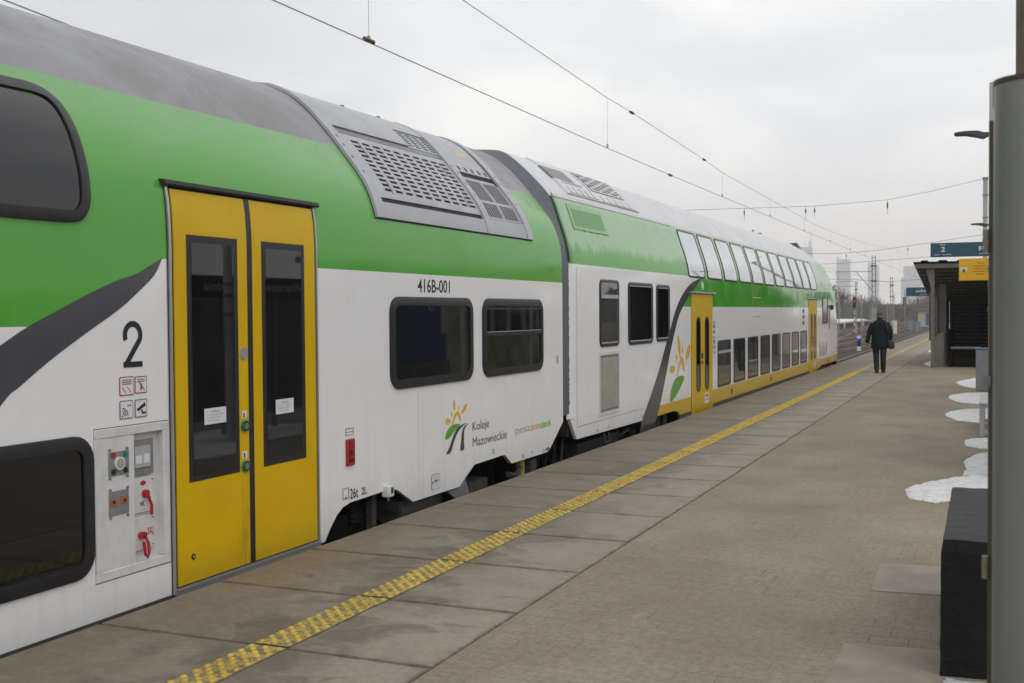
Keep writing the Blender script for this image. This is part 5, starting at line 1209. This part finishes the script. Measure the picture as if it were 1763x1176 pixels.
q = MB(); q.box(-8.03, -7.81, 75.1, 75.3, -.62, -.10); q.build('signal_head', m_dark, t, bevel=.015); q = MB(); q.box(-8.03, -7.81, 75.1, 75.3, -.10, .07); q.box(-8.05, -7.79, 75.1, 75.3, -.9, -.62); q.build('white_cap', m_swht, t)
q = MB(); q.tube([(-7.95, 75.08, -.17), (-7.95, 75.03, -.17)], .07, 14); q.build('blue_lamp', m_bl, t)
q = MB(); q.box(-7.81, -7.60, 75.15, 75.3, -.42, -.12); q.build('side_lamps', m_alu2, t)
q = MB(); q.box(-10.05, -9.5, 127.5, 127.6, -.9, .54); tag(q.build('white_board', m_swht), 'plain white board low beside the tracks, right of the walking man', 'board')
# opposite platform with snow
t = thing('opposite_platform', (-22, 140, -.9), 'opposite platform across the tracks with pale edge and snow on top', 'platform')
q = MB(); q.box(-25, -19.4, 80, 205, -.22, 0); q.build('platform_slab', simple('pale platform edge', (.40, .37, .30), .8), t)
q = MB(); q.box(-24.6, -19.9, 80, 204.5, -.95, -.22); q.build('platform_wall', simple('dark platform wall', (.10, .095, .09), .9), t)
q = MB(); q.rings([[(-24.8, y, 0), (-24.5, y, .12+.05*math.sin(y)), (-20.6, y, .14+.05*math.sin(y*.7)), (-20.1+.3*math.sin(y*.31), y, 0)] for y in np.linspace(81, 203, 60)]); q.build('snow_cover', m_snow, t)
q = MB()
for y in (139, 165, 190): q.box(-19.5, -19.3, y, y+.35, -.95, -.22)
q.build('support', m_swht, t)
t = thing('noise_barrier', (-30, 205.5, -.9), 'long grey green noise barrier behind the opposite platform', 'barrier')
q = MB(); q.box(-60, -19.2, 206, 206.2, -.9, 2.35); q.build('barrier_panel', simple('grey green panel', (.085, .10, .082), .8, 0, .25, .4), t)
q = MB()
for k in range(17): q.box(-60+2.5*k, -59.8+2.5*k, 205.8, 206.3, -.9, 2.45)
q.build('barrier_post', simple('grey barrier post', (.16, .16, .16), .7), t)
t = thing('track_hut', (-9.4, 178, -.9), 'small pale hut with flat dark roof next to the canopy', 'hut'); q = MB(); q.box(-10.3, -7.5, 178, 181, -.9, 1.6); q.build('hut_wall', simple('pale hut wall', (.36, .34, .29), .8), t); q = MB(); q.box(-10.7, -7.2, 177.6, 181.4, 1.6, 1.8); q.build('hut_roof', m_alu2, t); q = MB(); q.box(-9.2, -8.7, 177.9, 178, -.6, 1.2); q.build('hut_door', simple('blue door', (.04, .09, .2), .6), t)
for x, y, lb in ((-9.6, 150, 'grey equipment cabinet left of the small hut'), (-8.1, 140, 'blue grey equipment cabinet beside the canopy column')):
    q = MB(); q.prism([(x-.3, -.9), (x+.3, -.9), (x+.3, .32), (x, .40), (x-.3, .32)], 'y', y, y+.4); tag(q.build('equipment_cabinet', simple('cabinet blue grey', (.15, .19, .22), .6)), lb, 'cabinet', 'cabinets by the tracks')
# winter trees
m_twig = simple('grey twigs', (.15, .13, .13), .95, 0, .2, .5); m_trunk = simple('grey bark', (.10, .09, .08), .95, 0, .2, 2)
def tree_meshes(seed, H):
    r = random.Random(seed); tr = MB(); cr = MB()
    def br(p, d, l_, rad, lev):
        e_ = p+d*l_; mb = tr if lev < 2 else cr
        mid = p.lerp(e_, .5)+Vector((r.uniform(-1,1), r.uniform(-1,1), 0))*l_*.06
        mb.tube([p, mid, e_], [rad, rad*.85, rad*.68], 5 if lev < 2 else 3, cap=False)
        if lev >= 5 : return
        for k in range(3 if lev < 4 else 4):
            a = r.uniform(0, 6.28); sp_ = r.uniform(.28, .75); u = Vector((math.cos(a), math.sin(a), 0)); nd = (d*math.cos(sp_)+u*math.sin(sp_)+Vector((0,0,.18))).normalized()
            br(p.lerp(e_, r.uniform(.55, 1)), nd, l_*r.uniform(.58, .82), max(rad*.55, .016), lev+1)
    br(Vector((0,0,0)), Vector((r.uniform(-.05,.05),0,1)), H*.27, H*.018, 0)
    return tr, cr
protos = []
for sd_ in (1, 2, 3, 4):
    tr, cr = tree_meshes(sd_, 6.5); t = thing('bare_tree', (0, 0, -.9), 'x', 'tree', 'bare winter trees beyond the tracks')
    tr.v = [(a, b_, c1-.9) for a, b_, c1 in tr.v]; cr.v = [(a, b_, c1-.9) for a, b_, c1 in cr.v]
    tr.build('trunk', m_trunk, t); cr.build('crown', m_twig, t, fixn=False); protos.append(t)
SPOT = [(-33.5,232,1.45),(-31.2,222,1.55),(-29.6,228,1.75),(-28.2,236,1.5),(-26.2,230,1.2),(-24.3,240,1.1),(-22.6,226,.85),(-20.9,236,1.0),(-19.3,246,1.05),(-17.9,252,.98),(-16.4,240,.95),(-14.9,256,1.1),(-13.3,248,1.0),(-12.0,260,1.12),(-10.6,250,1.0),(-9.2,262,1.05),(-7.6,255,1.1)]
desc = ['leftmost bare tree, half behind the cab coach nose','tall bare tree beside the cab coach nose','tallest bare tree in front of the left tower','bare tree right of the tallest one','bare tree above the noise barrier','low bare tree above the noise barrier end','small bare tree behind the tallest lattice mast','bare tree just right of the tallest lattice mast','bare tree above the walking man\'s head','bare tree between the walking man and the slim mast','bare tree behind the slim lattice mast','bare tree just right of the slim lattice mast','bare tree left of the farther red signal','bare tree behind the farther red signal','bare tree under the stepped tower','bare tree behind the sektor sign','rightmost bare tree behind the canopy corner']
for i, (x, y, s) in enumerate(SPOT):
    o = protos[i] if i < 4 else copy_tree(protos[i % 4]); o.location = (x, y, -.9); o.scale = (s, s, s); o.rotation_euler = (0, 0, i*1.3); o['label'] = desc[i]
r_ = random.Random(9); q = MB()
for k in range(2600):
    x = r_.uniform(-70, 0); y = r_.uniform(262, 330); h = r_.uniform(2.0, 5.6)*(.75+.35*math.sin(x*.35))
    q.tube([(x, y, -.9), (x+r_.uniform(-.6, .6), y, h)], [.10, .03], 3, cap=False)
    for j in range(3):
        zb = r_.uniform(.2, .9)*h; q.tube([(x, y, zb), (x+r_.uniform(-1.3, 1.3), y+r_.uniform(-1, 1), zb+r_.uniform(.4, 1.6))], [.05, .02], 3, cap=False)
tag(q.build('far_wood', m_twig, None, fixn=False), 'grey mass of winter wood closing the view behind the tracks', 'wood', kind='stuff')
q = MB(); q.box(-75, 20, 332, 334, -.9, 3.2); tag(q.build('far_embankment', simple('grey brown bank', (.12, .11, .10), .95, 0, .3, .2)), None, None, kind='structure')
# towers far away
m_tow = simple('blue grey glass facade', (.20, .25, .31), .4, 0, .12, .02); m_tow2 = simple('grey tower facade', (.24, .25, .28), .5, 0, .12, .02)
def tower(prof, y, dep, mat, label, bands=True):
    t = thing('office_tower', (prof[0][0], y, 0), label, 'tower', None); q = MB(); q.prism(prof, 'y', y, y+dep); q.build('facade', mat, t)
    x0 = min(a for a, _ in prof); x1 = max(a for a, _ in prof); zt = min(c1 for _, c1 in prof if c1 > 20); q = MB(); z = 8
    while z < zt-6: q.box(x0+1, x1-1, y-.6, y-.05, z, z+2.2); z += 6
    q.build('window_bands', simple('dark glass bands', (.10, .14, .19), .3), t); return t
tower([(-434,0),(-397,0),(-397,154),(-428,153),(-434,163)], 3500, 40, m_tow, 'left glass tower with pointed upper corner, above the winter trees')
tower([(-344,0),(-314,0),(-314,133),(-326,134),(-326,142),(-344,142)], 3500, 35, m_tow, 'middle slim tower behind the tallest lattice mast')
tower([(-250,0),(-120,0),(-120,129),(-243,129),(-243,96),(-250,95)], 3500, 45, m_tow, 'right broad stepped tower beside the canopy roof')
t = tower([(-541,0),(-508,0),(-508,194),(-541,194)], 3500, 35, m_tow2, 'tower with antennas peeping over the cab coach roof')
q = MB(); q.tube([(-511,3515,194),(-511,3515,245)], [1.6,.5], 6); q.tube([(-528,3515,194),(-528,3515,232)], [.8,.3], 6); q.tube([(-516,3515,194),(-516,3515,212)], [2.5,2.5], 6); q.build('antenna', m_tow2, t)

# ------------------------------------------------------------ haze
hm = bpy.data.materials.new('pale haze'); hm.use_nodes = True; hn = hm.node_tree.nodes; hl = hm.node_tree.links
hn.remove(hn['Principled BSDF']); pv = hn.new('ShaderNodeVolumePrincipled'); pv.inputs['Color'].default_value = (.97, .98, 1, 1); pv.inputs['Density'].default_value = 3.6e-4; pv.inputs['Anisotropy'].default_value = 0.2
hl.new(pv.outputs[0], hn['Material Output'].inputs['Volume'])
q = MB(); q.box(-1400, 1400, -300, 4000, -3, 262); ho = q.build('haze', hm); tag(ho, None, None, kind='stuff')
